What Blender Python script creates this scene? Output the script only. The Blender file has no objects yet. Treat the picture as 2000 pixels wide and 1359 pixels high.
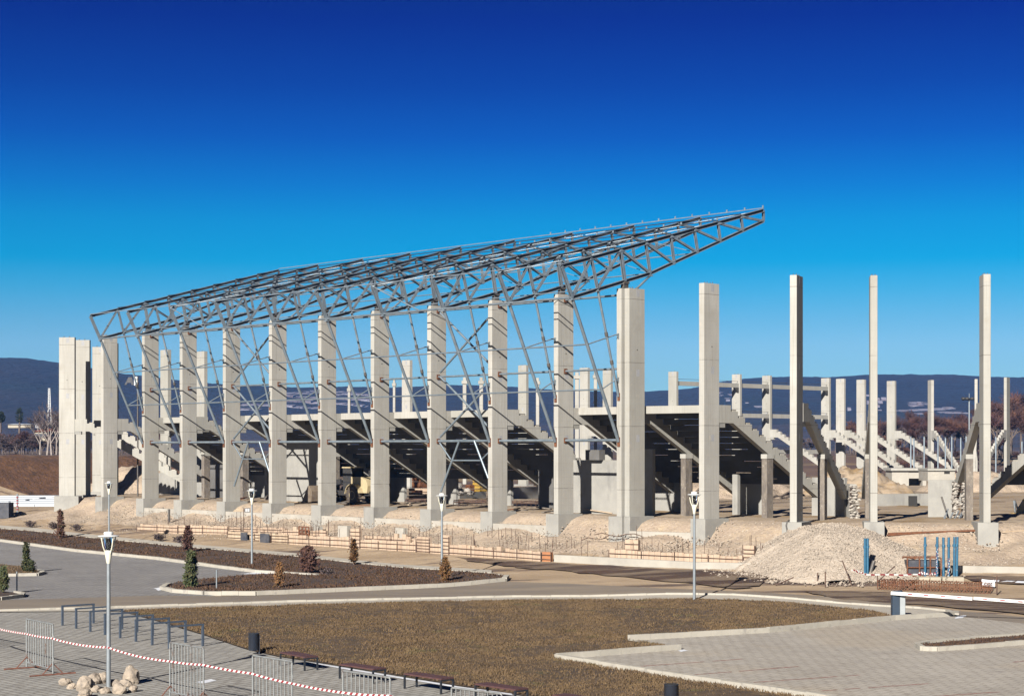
import bpy, bmesh, math, random
import numpy as np
from mathutils import Vector, Matrix, noise as mnoise
random.seed(11)
SC = bpy.context.scene
COL = SC.collection
R = math.radians

# ------------------------------------------------------------------ camera
F, CX, HY, CAMH = 3550.0, 1000.0, 877.0, 8.0
cam = bpy.data.cameras.new('camera')
cam.sensor_width = 36.0
cam.lens = 36.0 * F / 2000.0
cam.shift_y = (HY - 679.5) / 2000.0
cam.clip_start = 0.5
cam.clip_end = 20000
camo = bpy.data.objects.new('camera', cam)
camo.location = (0, 0, CAMH)
camo.rotation_euler = (R(90), 0, 0)
COL.objects.link(camo)
SC.camera = camo

# ------------------------------------------------------------------ sky, sun, exposure
SUN_AZ, SUN_EL = 22.0, 27.0
w = bpy.data.worlds.new('World')
SC.world = w
w.use_nodes = True
nt = w.node_tree
nt.nodes.clear()
out = nt.nodes.new('ShaderNodeOutputWorld')
bg = nt.nodes.new('ShaderNodeBackground')
sky = nt.nodes.new('ShaderNodeTexSky')
sky.sky_type = 'NISHITA'
sky.sun_disc = False
sky.sun_elevation = R(SUN_EL)
sky.sun_rotation = R(180 + SUN_AZ)
sky.air_density = 1.0
sky.dust_density = 0.2
sky.ozone_density = 3.0
tc = nt.nodes.new('ShaderNodeTexCoord')
sep = nt.nodes.new('ShaderNodeSeparateXYZ')
rmp = nt.nodes.new('ShaderNodeValToRGB')
mul = nt.nodes.new('ShaderNodeMixRGB')
mul.blend_type = 'MULTIPLY'
mul.inputs[0].default_value = 1.0
nt.links.new(tc.outputs['Generated'], sep.inputs[0])
mr = nt.nodes.new('ShaderNodeMapRange')
mr.inputs[1].default_value = 0.0
mr.inputs[2].default_value = 0.52
nt.links.new(sep.outputs[2], mr.inputs[0])
nt.links.new(mr.outputs[0], rmp.inputs[0])
els = rmp.color_ramp.elements
SKY = [(0.0, (0.08699, 0.1494, 0.20411)), (0.1082, (0.08699, 0.1494, 0.20411)), (0.1343, (0.06037, 0.13838, 0.19599)), (0.1654, (0.02639, 0.1303, 0.19325)), (0.1964, (0.0005, 0.1199, 0.19055)), (0.2375, (0.0005, 0.10473, 0.18529)), (0.2732, (0.0005, 0.07536, 0.17643)), (0.3237, (0.0005, 0.04145, 0.14904)), (0.3735, (0.0005, 0.02365, 0.11879)), (0.4419, (0.0005, 0.00976, 0.09206)), (0.56, (0.00217, 0.00868, 0.03528)), (1.0, (0.00326, 0.01085, 0.04342))]
els[0].position, els[0].color = SKY[0][0], SKY[0][1] + (1,)
els[1].position, els[1].color = SKY[-1][0], SKY[-1][1] + (1,)
for p_, c_ in SKY[1:-1]:
    e = els.new(p_)
    e.color = c_ + (1,)
nt.links.new(sky.outputs[0], mul.inputs[1])
nt.links.new(rmp.outputs[0], mul.inputs[2])
nt.links.new(mul.outputs[0], bg.inputs[0])
bg.inputs[1].default_value = 0.15
nt.links.new(bg.outputs[0], out.inputs[0])

sl = bpy.data.lights.new('sun', 'SUN')
sl.energy = 5.0
sl.angle = R(0.5)
sl.color = (1.0, 0.95, 0.87)
so = bpy.data.objects.new('sun', sl)
ld = Vector((math.sin(R(SUN_AZ)) * math.cos(R(SUN_EL)), math.cos(R(SUN_AZ)) * math.cos(R(SUN_EL)), -math.sin(R(SUN_EL))))
so.rotation_euler = ld.to_track_quat('-Z', 'Y').to_euler()
so.location = (-60, -60, 90)
COL.objects.link(so)
vs = SC.view_settings
vs.view_transform = 'Standard'
vs.look = 'None'
vs.exposure = 1.53
vs.gamma = 1.0

# ------------------------------------------------------------------ object helpers
def tag(o, label=None, cat=None, group=None, kind=None):
    if label: o['label'] = label
    if cat: o['category'] = cat
    if group: o['group'] = group
    if kind: o['kind'] = kind
    return o

def thing(name, label, cat, loc=(0, 0, 0), rot=0.0, group=None):
    o = bpy.data.objects.new(name, None)
    o.empty_display_size = 0.2
    COL.objects.link(o)
    o.location = loc
    o.rotation_euler = (0, 0, rot)
    return tag(o, label, cat, group)

def kids(o):
    return [c for c in bpy.data.objects if c.parent is o]

def dup(root, loc, rot=None, label=None, group=None):
    def cp(o, par):
        c = o.copy()
        COL.objects.link(c)
        if par is not None: c.parent = par
        for ch in KID.get(o.name, ()):
            n = cp(ch, c)
            KID.setdefault(c.name, []).append(n)
        return c
    r = cp(root, None)
    r.location = loc
    if rot is not None: r.rotation_euler = (0, 0, rot)
    if label: r['label'] = label
    if group: r['group'] = group
    return r
KID = {}

class MB:
    def __init__(s):
        s.v, s.f, s.sm, s.mi, s.m = [], [], [], [], 0
    def add(s, vs, fs, smooth=False):
        b = len(s.v)
        s.v += [tuple(p) for p in vs]
        s.f += [tuple(b + i for i in q) for q in fs]
        s.sm += [smooth] * len(fs)
        s.mi += [s.m] * len(fs)
    def hexa(s, p):
        s.add(p, [(0, 3, 2, 1), (4, 5, 6, 7), (0, 1, 5, 4), (1, 2, 6, 5), (2, 3, 7, 6), (3, 0, 4, 7)])
    def box(s, x0, x1, y0, y1, z0, z1):
        s.hexa([(x0, y0, z0), (x1, y0, z0), (x1, y1, z0), (x0, y1, z0), (x0, y0, z1), (x1, y0, z1), (x1, y1, z1), (x0, y1, z1)])
    def cham(s, x0, x1, y0, y1, z0, z1, c=0.02):
        pl = [(x0 + c, y0), (x1 - c, y0), (x1, y0 + c), (x1, y1 - c), (x1 - c, y1), (x0 + c, y1), (x0, y1 - c), (x0, y0 + c)]
        s.add([(a, b, z0) for a, b in pl] + [(a, b, z1) for a, b in pl],
              [tuple(range(7, -1, -1)), tuple(range(8, 16))] + [(i, (i + 1) % 8, (i + 1) % 8 + 8, i + 8) for i in range(8)])
    def axes(s, p, q, up=None):
        p, q = Vector(p), Vector(q)
        d = (q - p).normalized()
        up = Vector(up) if up is not None else Vector((0, 0, 1))
        if abs(d.dot(up)) > 0.98: up = Vector((0, 1, 0)) if abs(d.y) < .9 else Vector((1, 0, 0))
        a = d.cross(up).normalized()
        return p, q, a, a.cross(d).normalized()
    def bar(s, p, q, w, h, up=None):
        p, q, a, b = s.axes(p, q, up)
        a, b = a * w / 2, b * h / 2
        s.hexa([p - a - b, p + a - b, q + a - b, q - a - b, p - a + b, p + a + b, q + a + b, q - a + b])
    def ibeam(s, p, q, w, h, t, up=None):
        p, q, a, b = s.axes(p, q, up)
        s.bar(p + b * (h / 2 - t / 2), q + b * (h / 2 - t / 2), w, t, b)
        s.bar(p - b * (h / 2 - t / 2), q - b * (h / 2 - t / 2), w, t, b)
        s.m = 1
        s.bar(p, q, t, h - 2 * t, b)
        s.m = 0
    def tube(s, p, q, r, n=8, r2=None, cap=True):
        p, q, a, b = s.axes(p, q)
        r2 = r if r2 is None else r2
        vs = [p + (a * math.cos(t) + b * math.sin(t)) * r for t in [2 * math.pi * i / n for i in range(n)]]
        vs += [q + (a * math.cos(t) + b * math.sin(t)) * r2 for t in [2 * math.pi * i / n for i in range(n)]]
        s.add(vs, [(i, (i + 1) % n, (i + 1) % n + n, i + n) for i in range(n)], True)
        if cap: s.add(vs, [tuple(range(n - 1, -1, -1)), tuple(range(n, 2 * n))])
    def path(s, pts, r, n=6):
        for a, b in zip(pts[:-1], pts[1:]): s.tube(a, b, r, n)
    def lathe(s, prof, n=16, c=(0, 0, 0), smooth=True):
        vs = []
        for r, z in prof:
            vs += [(c[0] + r * math.cos(2 * math.pi * i / n), c[1] + r * math.sin(2 * math.pi * i / n), c[2] + z) for i in range(n)]
        fs = []
        for k in range(len(prof) - 1):
            fs += [(k * n + i, k * n + (i + 1) % n, (k + 1) * n + (i + 1) % n, (k + 1) * n + i) for i in range(n)]
        s.add(vs, fs, smooth)
        m = (len(prof) - 1) * n
        s.add(vs, [tuple(range(n - 1, -1, -1)), tuple(range(m, m + n))])
    def prism(s, pts, o, ea, eb, en, t):
        o, ea, eb, en = Vector(o), Vector(ea), Vector(eb), Vector(en)
        n = len(pts)
        vs = [o + ea * a + eb * b - en * t / 2 for a, b in pts] + [o + ea * a + eb * b + en * t / 2 for a, b in pts]
        s.add(vs, [tuple(range(n - 1, -1, -1)), tuple(range(n, 2 * n))] + [(i, (i + 1) % n, (i + 1) % n + n, i + n) for i in range(n)])
    def blob(s, c, rx, ry, rz, seed=0, sub=2, amp=0.25, fr=1.2, rot=0.0, flat=True):
        bm = bmesh.new()
        bmesh.ops.create_icosphere(bm, subdivisions=sub, radius=1.0)
        vs = []
        cr, sr = math.cos(rot), math.sin(rot)
        for v in bm.verts:
            p = v.co.copy()
            k = 1 + amp * mnoise.noise(p * fr + Vector((seed * 7.3, seed * 3.1, 0))) + amp * .4 * mnoise.noise(p * fr * 2.7 + Vector((0, seed * 5.7, 2)))
            p *= k
            x, y, z = p.x * rx, p.y * ry, p.z * rz
            vs.append((c[0] + x * cr - y * sr, c[1] + x * sr + y * cr, c[2] + z))
        s.add(vs, [tuple(v.index for v in f.verts) for f in bm.faces], not flat)
        bm.free()
    def build(s, name, mat, parent=None, loc=None):
        me = bpy.data.meshes.new(name)
        o = bpy.data.objects.new(name, me)
        COL.objects.link(o)
        vs = s.v
        if parent is None:
            if loc is None:
                a = np.array(vs)
                loc = ((a[:, 0].min() + a[:, 0].max()) / 2, (a[:, 1].min() + a[:, 1].max()) / 2, a[:, 2].min())
            o.location = loc
            vs = [(x - loc[0], y - loc[1], z - loc[2]) for x, y, z in vs]
        else:
            o.parent = parent
            KID.setdefault(parent.name, []).append(o)
            if loc is not None: vs = [(x - loc[0], y - loc[1], z - loc[2]) for x, y, z in vs]
        me.from_pydata(vs, [], s.f)
        me.polygons.foreach_set('use_smooth', s.sm)
        me.update()
        for m_ in (mat if isinstance(mat, (list, tuple)) else [mat]):
            if m_: me.materials.append(m_)
        if any(s.mi): me.polygons.foreach_set('material_index', s.mi)
        return o

def at(px, py, Y):
    return Vector(((px - CX) / F * Y, Y, CAMH - (py - HY) / F * Y))

def on_plane(px, py, p, n):
    d = Vector(((px - CX) / F, 1.0, -(py - HY) / F))
    o = Vector((0, 0, CAMH))
    return o + d * ((Vector(p) - o).dot(Vector(n)) / d.dot(Vector(n)))

# ------------------------------------------------------------------ materials
ALB = .55                                # real-world reflectances: sunlit concrete near 0.37
def mat(name, c1, c2=None, scale=1.0, rough=0.85, lo=0.35, hi=0.65, layers=(), bump=0.0, bscale=20.0, metal=0.0, spec=0.3, detail=5.0, extra=None, vec=None):
    m = bpy.data.materials.new(name)
    m.use_nodes = True
    t = m.node_tree
    c1 = tuple(x * ALB for x in c1)
    if c2 is not None: c2 = tuple(x * ALB for x in c2)
    layers = [(tuple(x * ALB for x in l[0]),) + tuple(l[1:]) for l in layers]
    N, L = t.nodes, t.links
    b = N['Principled BSDF']
    b.inputs['Roughness'].default_value = rough
    b.inputs['Metallic'].default_value = metal
    b.inputs['Specular IOR Level'].default_value = spec
    geo = N.new('ShaderNodeNewGeometry')
    pos = geo.outputs['Position']
    def nz(sc, det=detail, off=0.0, dist=0.0):
        mp = N.new('ShaderNodeMapping')
        if isinstance(sc, (int, float)): sc = (sc, sc, sc)
        if vec is not None: mp.inputs['Rotation'].default_value = (0, 0, vec)
        mp.inputs['Scale'].default_value = sc
        mp.inputs['Location'].default_value = (off, off * .7, off * 1.3)
        mp.vector_type = 'POINT'
        L.new(pos, mp.inputs[0])
        n = N.new('ShaderNodeTexNoise')
        n.inputs['Scale'].default_value = 1.0
        n.inputs['Detail'].default_value = det
        n.inputs['Roughness'].default_value = 0.6
        n.inputs['Distortion'].default_value = dist
        L.new(mp.outputs[0], n.inputs[0])
        return n.outputs[0]
    def mapr(v, a, c, o0=0.0, o1=1.0):
        r = N.new('ShaderNodeMapRange')
        for i, x in ((1, a), (2, c), (3, o0), (4, o1)): r.inputs[i].default_value = x
        L.new(v, r.inputs[0])
        return r.outputs[0]
    def mix(fac, a, c):
        x = N.new('ShaderNodeMixRGB')
        if isinstance(fac, (int, float)): x.inputs[0].default_value = fac
        else: L.new(fac, x.inputs[0])
        for i, y in ((1, a), (2, c)):
            if isinstance(y, tuple): x.inputs[i].default_value = y[:3] + (1,)
            else: L.new(y, x.inputs[i])
        return x.outputs[0]
    def math_(op, a, c=None):
        x = N.new('ShaderNodeMath')
        x.operation = op
        for i, y in ((0, a), (1, c)):
            if y is None: continue
            if isinstance(y, (int, float)): x.inputs[i].default_value = y
            else: L.new(y, x.inputs[i])
        return x.outputs[0]
    K = dict(N=N, L=L, nz=nz, mapr=mapr, mix=mix, math=math_, pos=pos, geo=geo)
    col = c1
    if c2 is not None: col = mix(mapr(nz(scale), lo, hi), c1, c2)
    for i, (c, sc, a, d, amt) in enumerate(layers):
        col = mix(mapr(nz(sc, off=13.7 * (i + 1)), a, d, 0, amt), col, c)
    hgt = None
    if extra:
        col, hgt = extra(K, col)
    if isinstance(col, tuple): b.inputs['Base Color'].default_value = col + (1,)
    else: L.new(col, b.inputs['Base Color'])
    if bump or hgt is not None:
        bp = N.new('ShaderNodeBump')
        bp.inputs['Strength'].default_value = 1.0
        bp.inputs['Distance'].default_value = bump if bump else 0.01
        h = nz(bscale, det=4, off=3.3)
        if hgt is not None: h = math_('ADD', h, hgt)
        L.new(h, bp.inputs['Height'])
        L.new(bp.outputs[0], b.inputs['Normal'])
    return m

def pour_lines(K, col):
    oi = K['N'].new('ShaderNodeObjectInfo')
    mx = K['N'].new('ShaderNodeMixRGB'); mx.blend_type = 'MULTIPLY'; mx.inputs[0].default_value = 1
    K['L'].new(col, mx.inputs[1])
    cr = K['N'].new('ShaderNodeCombineXYZ')
    for i_, (a_, b_) in enumerate(((.84, 1.05), (.84, 1.04), (.83, 1.05))): K['L'].new(K['mapr'](oi.outputs['Random'], 0, 1, a_, b_), cr.inputs[i_])
    K['L'].new(cr.outputs[0], mx.inputs[2])
    col = mx.outputs[0]
    col = K['mix'](K['mapr'](K['nz']((.7, .7, .16), off=23), .46, .68, 0, .55), col, (.20, .19, .17))
    col = K['mix'](K['mapr'](K['nz']((14, 14, .22), off=91), .53, .70, 0, .60), col, (.15, .14, .12))
    s = K['N'].new('ShaderNodeSeparateXYZ')
    K['L'].new(K['pos'], s.inputs[0])
    z = s.outputs[2]
    col = K['mix'](K['mapr'](K['nz']((9, 9, .35), off=41), .5, .74, 0, .30), col, (.19, .17, .14))
    fr = K['math']('FRACT', K['math']('MULTIPLY', K['math']('SUBTRACT', z, 5.2), 1 / 4.35))
    col = K['mix'](K['math']('MULTIPLY', K['math']('LESS_THAN', fr, .010), K['mapr'](K['nz'](1.3, off=77), .38, .55, .2, .7)), col, (.07, .062, .055))
    f2 = K['math']('FRACT', K['math']('MULTIPLY', z, 1 / .5))
    col = K['mix'](K['math']('MULTIPLY', K['math']('LESS_THAN', f2, .05), K['mapr'](K['nz'](.9, off=9), .4, .6, .10, .34)), col, (.17, .155, .135))
    return col, None

M = {}
M['concrete'] = mat('concrete', (.470, .458, .415), (.395, .383, .345), (.5, .5, .25), .85, layers=[((0.34, 0.31, 0.257), .8, .56, .72, .5), ((0.527, 0.473, 0.393), 2.2, .60, .72, .5)], extra=pour_lines, bump=.004, bscale=7)
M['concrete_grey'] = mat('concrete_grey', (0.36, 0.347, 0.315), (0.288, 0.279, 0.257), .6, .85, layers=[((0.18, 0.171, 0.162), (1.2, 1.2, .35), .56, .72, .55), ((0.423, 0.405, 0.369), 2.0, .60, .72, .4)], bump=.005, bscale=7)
M['concrete_worn'] = mat('concrete_worn', (.235, .20, .165), (.135, .115, .10), (3, 3, 1.1), .9, layers=[((.40, .36, .30), (6, 6, 5), .58, .68, .6), ((.07, .06, .055), (5, 5, 1.2), .6, .72, .6)], bump=.01, bscale=9)
M['concrete_dark'] = mat('concrete_dark', (.085, .082, .08), (.065, .063, .062), .7, .88, layers=[((.15, .14, .13), (1, 1, 1.5), .55, .7, .5)], bump=.004, bscale=7)  # near-black: the shade under the terraces is painted into this colour
M['concrete_dim'] = mat('concrete_dim', (.15, .145, .14), (.11, .105, .10), .7, .88)  # terrace risers' shade put into the colour, paler than treads; piers share it
M['concrete_white'] = mat('concrete_white', (0.459, 0.426, 0.369), (0.377, 0.348, 0.303), .7, .85, layers=[((0.344, 0.312, 0.254), (1.2, 1.2, 2.2), .56, .72, .6)], bump=.006, bscale=6)
M['mortar'] = mat('mortar', (.33, .33, .34), (.40, .40, .41), 6, .9)
M['hole'] = mat('hole', (.03, .028, .026))
M['steel'] = mat('steel', (.40, .47, .525), (.29, .345, .395), 1.7, .45, metal=.55, spec=.5, layers=[((.20, .23, .26), (3, 3, 3), .62, .72, .5)])
M['steel_light'] = mat('steel_light', (.32, .38, .43), (.22, .27, .31), 1.7, .42, metal=.5, spec=.5)
M['steel_web'] = mat('steel_web', (.045, .052, .065), (.03, .036, .046), 2, .5, metal=.3, spec=.4)  # flange shade on the beam webs put into the colour; purlins share it
M['bearing'] = mat('bearing', (.09, .085, .085), (.16, .14, .12), 9, .6, metal=.3)
M['rust'] = mat('rust', (.20, .075, .03), (.11, .045, .025), 6, .85, layers=[((.28, .13, .05), 13, .58, .7, .6)])
M['rebar'] = mat('rebar', (.13, .07, .045), (.08, .05, .04), 4, .8)
M['galv'] = mat('galv', (.46, .50, .53), (.37, .41, .44), 3, .38, metal=.6, spec=.5)
M['barrier'] = mat('barrier', (.40, .42, .42), (.30, .31, .31), 5, .5, metal=.5, layers=[((.19, .09, .055), (2.3, 2.3, 1.3), .61, .68, .85)])
M['barrier_foot'] = mat('barrier_foot', (.25, .10, .065), (.16, .075, .055), 6, .8)
M['lamp_cream'] = mat('lamp_cream', (.80, .77, .62), (.74, .71, .58), 3, .4, spec=.5)
M['lamp_white'] = mat('lamp_white', (.78, .79, .78), (.70, .71, .70), 3, .4, spec=.5)
M['rack'] = mat('rack', (.085, .11, .15), (.065, .085, .12), 5, .5, metal=.2, spec=.5)
M['bin'] = mat('bin', (.028, .035, .052), (.022, .028, .042), 5, .42, metal=.2, spec=.5)
M['bench_wood'] = mat('bench_wood', (.105, .048, .045), (.075, .034, .034), (7, 7, 7), .55, spec=.4)
M['bench_leg'] = mat('bench_leg', (.02, .023, .03), None, rough=.45, spec=.5)
M['blue_pipe'] = mat('blue_pipe', (.03, .135, .235), (.02, .10, .18), 4, .4, spec=.5, layers=[((.30, .36, .42), 7, .62, .68, .5)])
M['white_paint'] = mat('white_paint', (.82, .82, .80), (.75, .75, .73), 2, .45, spec=.5)
M['red_paint'] = mat('red_paint', (.30, .04, .05), None, rough=.5)
M['gate_blue'] = mat('gate_blue', (.028, .05, .08), (.022, .04, .066), 3, .45, spec=.5)
M['gate_grey'] = mat('gate_grey', (.50, .53, .54), (.44, .47, .48), 3, .4, metal=.3)
M['yellow'] = mat('yellow', (.44, .28, .05), (.36, .22, .04), 3, .6)
M['machine_cream'] = mat('machine_cream', (.55, .45, .27), (.46, .37, .22), 2.5, .55, layers=[((.26, .20, .13), 4, .58, .7, .6)])
M['machine_dark'] = mat('machine_dark', (.03, .03, .034), (.05, .046, .042), 4, .6)
M['tyre'] = mat('tyre', (.05, .045, .04), (.13, .10, .075), 4, .9)
M['bucket'] = mat('bucket', (.20, .15, .11), (.30, .24, .18), 2.5, .6, metal=.3)
M['wood'] = mat('wood', (.53, .40, .295), (.44, .32, .23), (2.2, 2.2, .4), .8, layers=[((0.576, 0.441, 0.297), (5, 5, .3), .56, .66, .7), ((0.306, 0.189, 0.108), (3.5, 3.5, .5), .60, .70, .7)])
M['plank'] = mat('plank', (.42, .31, .21), (.55, .44, .32), (1.5, 1.5, 6), .85)
M['ply_orange'] = mat('ply_orange', (.46, .20, .09), (.38, .16, .07), 3, .75)
M['dark_panel'] = mat('dark_panel', (.045, .05, .065), (.09, .09, .10), 2.2, .7)
M['roof_tile'] = mat('roof_tile', (.30, .105, .065), (.24, .08, .055), 3, .85)
M['house_wall'] = mat('house_wall', (0.48, 0.424, 0.32), (0.416, 0.368, 0.288), 1.0, .9)
M['white_sheet'] = mat('white_sheet', (0.595, 0.629, 0.663), (0.51, 0.552, 0.603), .5, .5)
M['snow'] = mat('snow', (.27, .255, .30), (.19, .175, .21), .05, .7, layers=[((.12, .09, .10), (.02, .06, .1), .50, .60, .9)])
M['snow_fresh'] = mat('snow_fresh', (.85, .87, .92), (.70, .73, .80), 2.5, .6, bump=.02, bscale=6)
M['bark'] = mat('bark', (.16, .12, .10), (.10, .08, .07), 5, .9)
M['bark_pale'] = mat('bark_pale', (.36, .31, .28), (.24, .20, .18), 2, .9)
M['twig_red'] = mat('twig_red', (.10, .042, .036), (.06, .033, .036), .22, .9, layers=[((.17, .08, .045), .12, .5, .62, .7), ((.06, .04, .045), .35, .52, .64, .7)])
M['twig_grey'] = mat('twig_grey', (.12, .085, .08), (.08, .06, .065), .4, .9)
M['leaf_green'] = mat('leaf_green', (.062, .075, .022), (.035, .05, .018), 5, .8, layers=[((.13, .10, .035), 8, .52, .66, .7), ((.085, .05, .02), 3.5, .55, .68, .6)])
M['leaf_rust'] = mat('leaf_rust', (.115, .05, .028), (.07, .034, .024), 6, .8, layers=[((.06, .065, .02), 3, .54, .66, .7), ((.16, .09, .04), 9, .58, .68, .6)])
M['leaf_orange'] = mat('leaf_orange', (.21, .10, .03), (.14, .065, .025), 7, .8, layers=[((.09, .08, .025), 4, .52, .66, .7)])
M['leaf_purple'] = mat('leaf_purple', (.125, .055, .036), (.075, .036, .028), 6, .8, layers=[((.14, .07, .04), 8, .56, .66, .5)])
M['leaf_pine'] = mat('leaf_pine', (.02, .032, .018), (.03, .042, .024), 2, .85)
M['rock'] = mat('rock', (.42, .345, .27), (.30, .25, .20), 2.3, .85, layers=[((.20, .17, .15), 3.2, .56, .68, .7), ((.58, .48, .36), 5, .56, .68, .6)], bump=.03, bscale=6)
M['rubble'] = mat('rubble', (.50, .46, .40), (.26, .235, .21), 4, .9)
M['paper'] = mat('paper', (.82, .84, .88), None, rough=.6)
M['water_dark'] = mat('water_dark', (.02, .022, .03), None, rough=.2, spec=.5)

def brick_extra(w_, h_, jt, jcol, var, rot, dirt=None):
    def ex(K, col):
        N, L = K['N'], K['L']
        mp = N.new('ShaderNodeMapping')
        mp.inputs['Rotation'].default_value = (0, 0, rot)
        L.new(K['pos'], mp.inputs[0])
        br = N.new('ShaderNodeTexBrick')
        br.inputs['Scale'].default_value = 1.0
        br.inputs['Brick Width'].default_value = w_
        br.inputs['Row Height'].default_value = h_
        br.inputs['Mortar Size'].default_value = jt
        br.inputs['Mortar Smooth'].default_value = .2
        br.inputs['Bias'].default_value = 0
        br.inputs['Color1'].default_value = (1, 1, 1, 1)
        br.inputs['Color2'].default_value = (var, var, var, 1)
        br.inputs['Mortar'].default_value = (jcol, jcol * .95, jcol * .88, 1)
        L.new(mp.outputs[0], br.inputs[0])
        mx = N.new('ShaderNodeMixRGB')
        mx.blend_type = 'MULTIPLY'
        mx.inputs[0].default_value = 1
        L.new(col, mx.inputs[1])
        L.new(br.outputs[0], mx.inputs[2])
        c = mx.outputs[0]
        if dirt:
            c = K['mix'](K['mapr'](K['nz']((2.2, 7.0, 1), off=61), .59, .65, 0, .85), c, dirt)
        return c, None
    return ex
FA = R(-47.34)
M['pavers'] = mat('pavers', (.42, .405, .375), (.35, .335, .31), .35, .9, layers=[((.24, .225, .21), .9, .56, .7, .5), ((.43, .41, .37), 2.3, .58, .7, .5)], extra=brick_extra(.62, .31, .035, .42, .84, -FA, (.10, .085, .07)), bump=.006, bscale=9)
M['pavers_grey'] = mat('pavers_grey', (0.33, 0.319, 0.314), (0.27, 0.259, 0.259), .3, .9, layers=[((0.143, 0.138, 0.143), (.35, 1.4, 1), .54, .68, .6), ((0.319, 0.308, 0.297), 1.3, .58, .7, .5)], extra=brick_extra(.62, .31, .04, .45, .84, -FA, (.09, .08, .075)), bump=.006, bscale=9)
M['pavers_tan'] = mat('pavers_tan', (0.488, 0.451, 0.398), (0.424, 0.387, 0.339), .22, .9, layers=[((0.35, 0.318, 0.286), .7, .56, .7, .5), ((0.498, 0.424, 0.329), .15, .5, .62, .5)], extra=brick_extra(.62, .31, .03, .55, .88, -FA, (.12, .10, .085)), bump=.006, bscale=9)
M['walk'] = mat('walk', (.47, .43, .37), (.40, .365, .31), .8, .9, layers=[((.30, .26, .21), 2, .58, .7, .5)], bump=.005, bscale=9)
M['kerb'] = mat('kerb', (0.478, 0.442, 0.377), (0.405, 0.377, 0.322), .9, .85, layers=[((0.258, 0.239, 0.216), 1.6, .58, .66, .6), ((0.552, 0.515, 0.451), 3, .58, .7, .5)], bump=.006, bscale=8)
M['asphalt'] = mat('asphalt', (.20, .165, .135), (.25, .205, .16), (.10, .4, 1), .9, layers=[((.34, .27, .195), (.06, .45, 1), .50, .66, .8), ((.15, .125, .115), (.12, .9, 1), .56, .66, .6), ((.09, .075, .07), (.3, 1.6, 1), .64, .70, .5)], bump=.004, bscale=25, vec=R(8))
M['dirt'] = mat('dirt', (0.425, 0.319, 0.213), (0.338, 0.244, 0.156), (.10, .30, 1), .95, layers=[((0.0875, 0.0562, 0.0475), (.075, .42, 1), .535, .62, .9), ((0.125, 0.0813, 0.0625), (.25, .9, 1), .57, .66, .7), ((0.55, 0.438, 0.312), (.5, 1.2, 1), .58, .70, .6)], bump=.06, bscale=3.0, vec=R(40))
M['gravel'] = mat('gravel', (0.454, 0.357, 0.265), (0.37, 0.285, 0.213), .45, .95, layers=[((0.521, 0.404, 0.27), .6, .54, .68, .6), ((0.252, 0.2, 0.152), 1.6, .58, .70, .6), ((0.218, 0.17, 0.131), 5.0, .57, .68, .7), ((0.538, 0.459, 0.374), 7, .56, .66, .7)], bump=.12, bscale=4.0)
M['gravel_grey'] = mat('gravel_grey', (0.476, 0.397, 0.318), (0.41, 0.342, 0.275), .5, .95, layers=[((0.221, 0.188, 0.155), 4.5, .55, .66, .75), ((0.541, 0.484, 0.413), 8, .54, .66, .7)], bump=.12, bscale=6.0)
M['sand_inside'] = mat('sand_inside', (0.399, 0.315, 0.225), (0.323, 0.242, 0.166), .2, .95, layers=[((0.0935, 0.068, 0.0553), (.25, .5, 1), .56, .64, .8), ((0.255, 0.162, 0.068), (.12, .2, 1), .52, .62, .8)], bump=.05, bscale=3.0)
M['earth_bank'] = mat('earth_bank', (0.133, 0.0623, 0.0297), (0.086, 0.0418, 0.0224), .45, .95, layers=[((0.198, 0.103, 0.0495), (.5, .5, 1.4), .56, .68, .6), ((0.0387, 0.0228, 0.0145), .8, .58, .66, .7), ((0.361, 0.236, 0.132), 2.8, .66, .70, .7)], bump=.4, bscale=.8)
M['field'] = mat('field', (.12, .075, .055), (.085, .055, .048), (.05, .012, 1), .95, layers=[((.24, .18, .11), (.02, .006, 1), .52, .60, .7), ((.055, .035, .04), (.03, .01, 1), .5, .62, .6)], bump=.1, bscale=.8)
M['mud'] = mat('mud', (.080, .043, .029), (.052, .030, .022), .3, .9, layers=[((0.20, 0.145, 0.10), (.16, .75, 1), .45, .57, .95), ((0.24, 0.198, 0.156), (1.5, 3, 1), .63, .70, .8)], bump=.08, bscale=4, vec=R(40))
M['lawn'] = mat('lawn', (.105, .067, .037), (.07, .045, .026), .5, .95, layers=[((.21, .14, .062), 1.6, .53, .66, .7), ((.07, .07, .02), .9, .60, .70, .6), ((.07, .042, .02), 2.6, .55, .68, .7)], bump=.05, bscale=6)
M['blade'] = mat('blade', (.175, .113, .056), (.105, .067, .036), .7, .9, layers=[((.27, .185, .09), 5, .55, .68, .8), ((.09, .088, .03), .6, .60, .70, .7), ((.065, .042, .022), 2.2, .55, .68, .6)])
M['bed'] = mat('bed', (.078, .048, .034), (.058, .038, .028), .5, .95, layers=[((0.0962, 0.0561, 0.0279), 1.2, .54, .66, .7), ((0.0333, 0.0185, 0.0149), .8, .55, .66, .6)], bump=.05, bscale=6)
M['bed_blade'] = mat('bed_blade', (0.103, 0.0544, 0.0307), (0.0646, 0.034, 0.0218), .8, .9, layers=[((0.144, 0.0884, 0.0416), 5, .54, .66, .8), ((0.0456, 0.0408, 0.016), 1.3, .61, .69, .6)])
def low_slopes(K, col):
    p = K['N'].new('ShaderNodeSeparateXYZ')
    K['L'].new(K['pos'], p.inputs[0])
    m = K['math']('MULTIPLY', K['mapr'](p.outputs[2], 14, 46, 1, 0), K['mapr'](K['nz']((.004, .012, .03), off=31), .40, .58, .25, 1))
    col = K['mix'](m, col, (.030, .020, .017))
    return col, None
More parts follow.
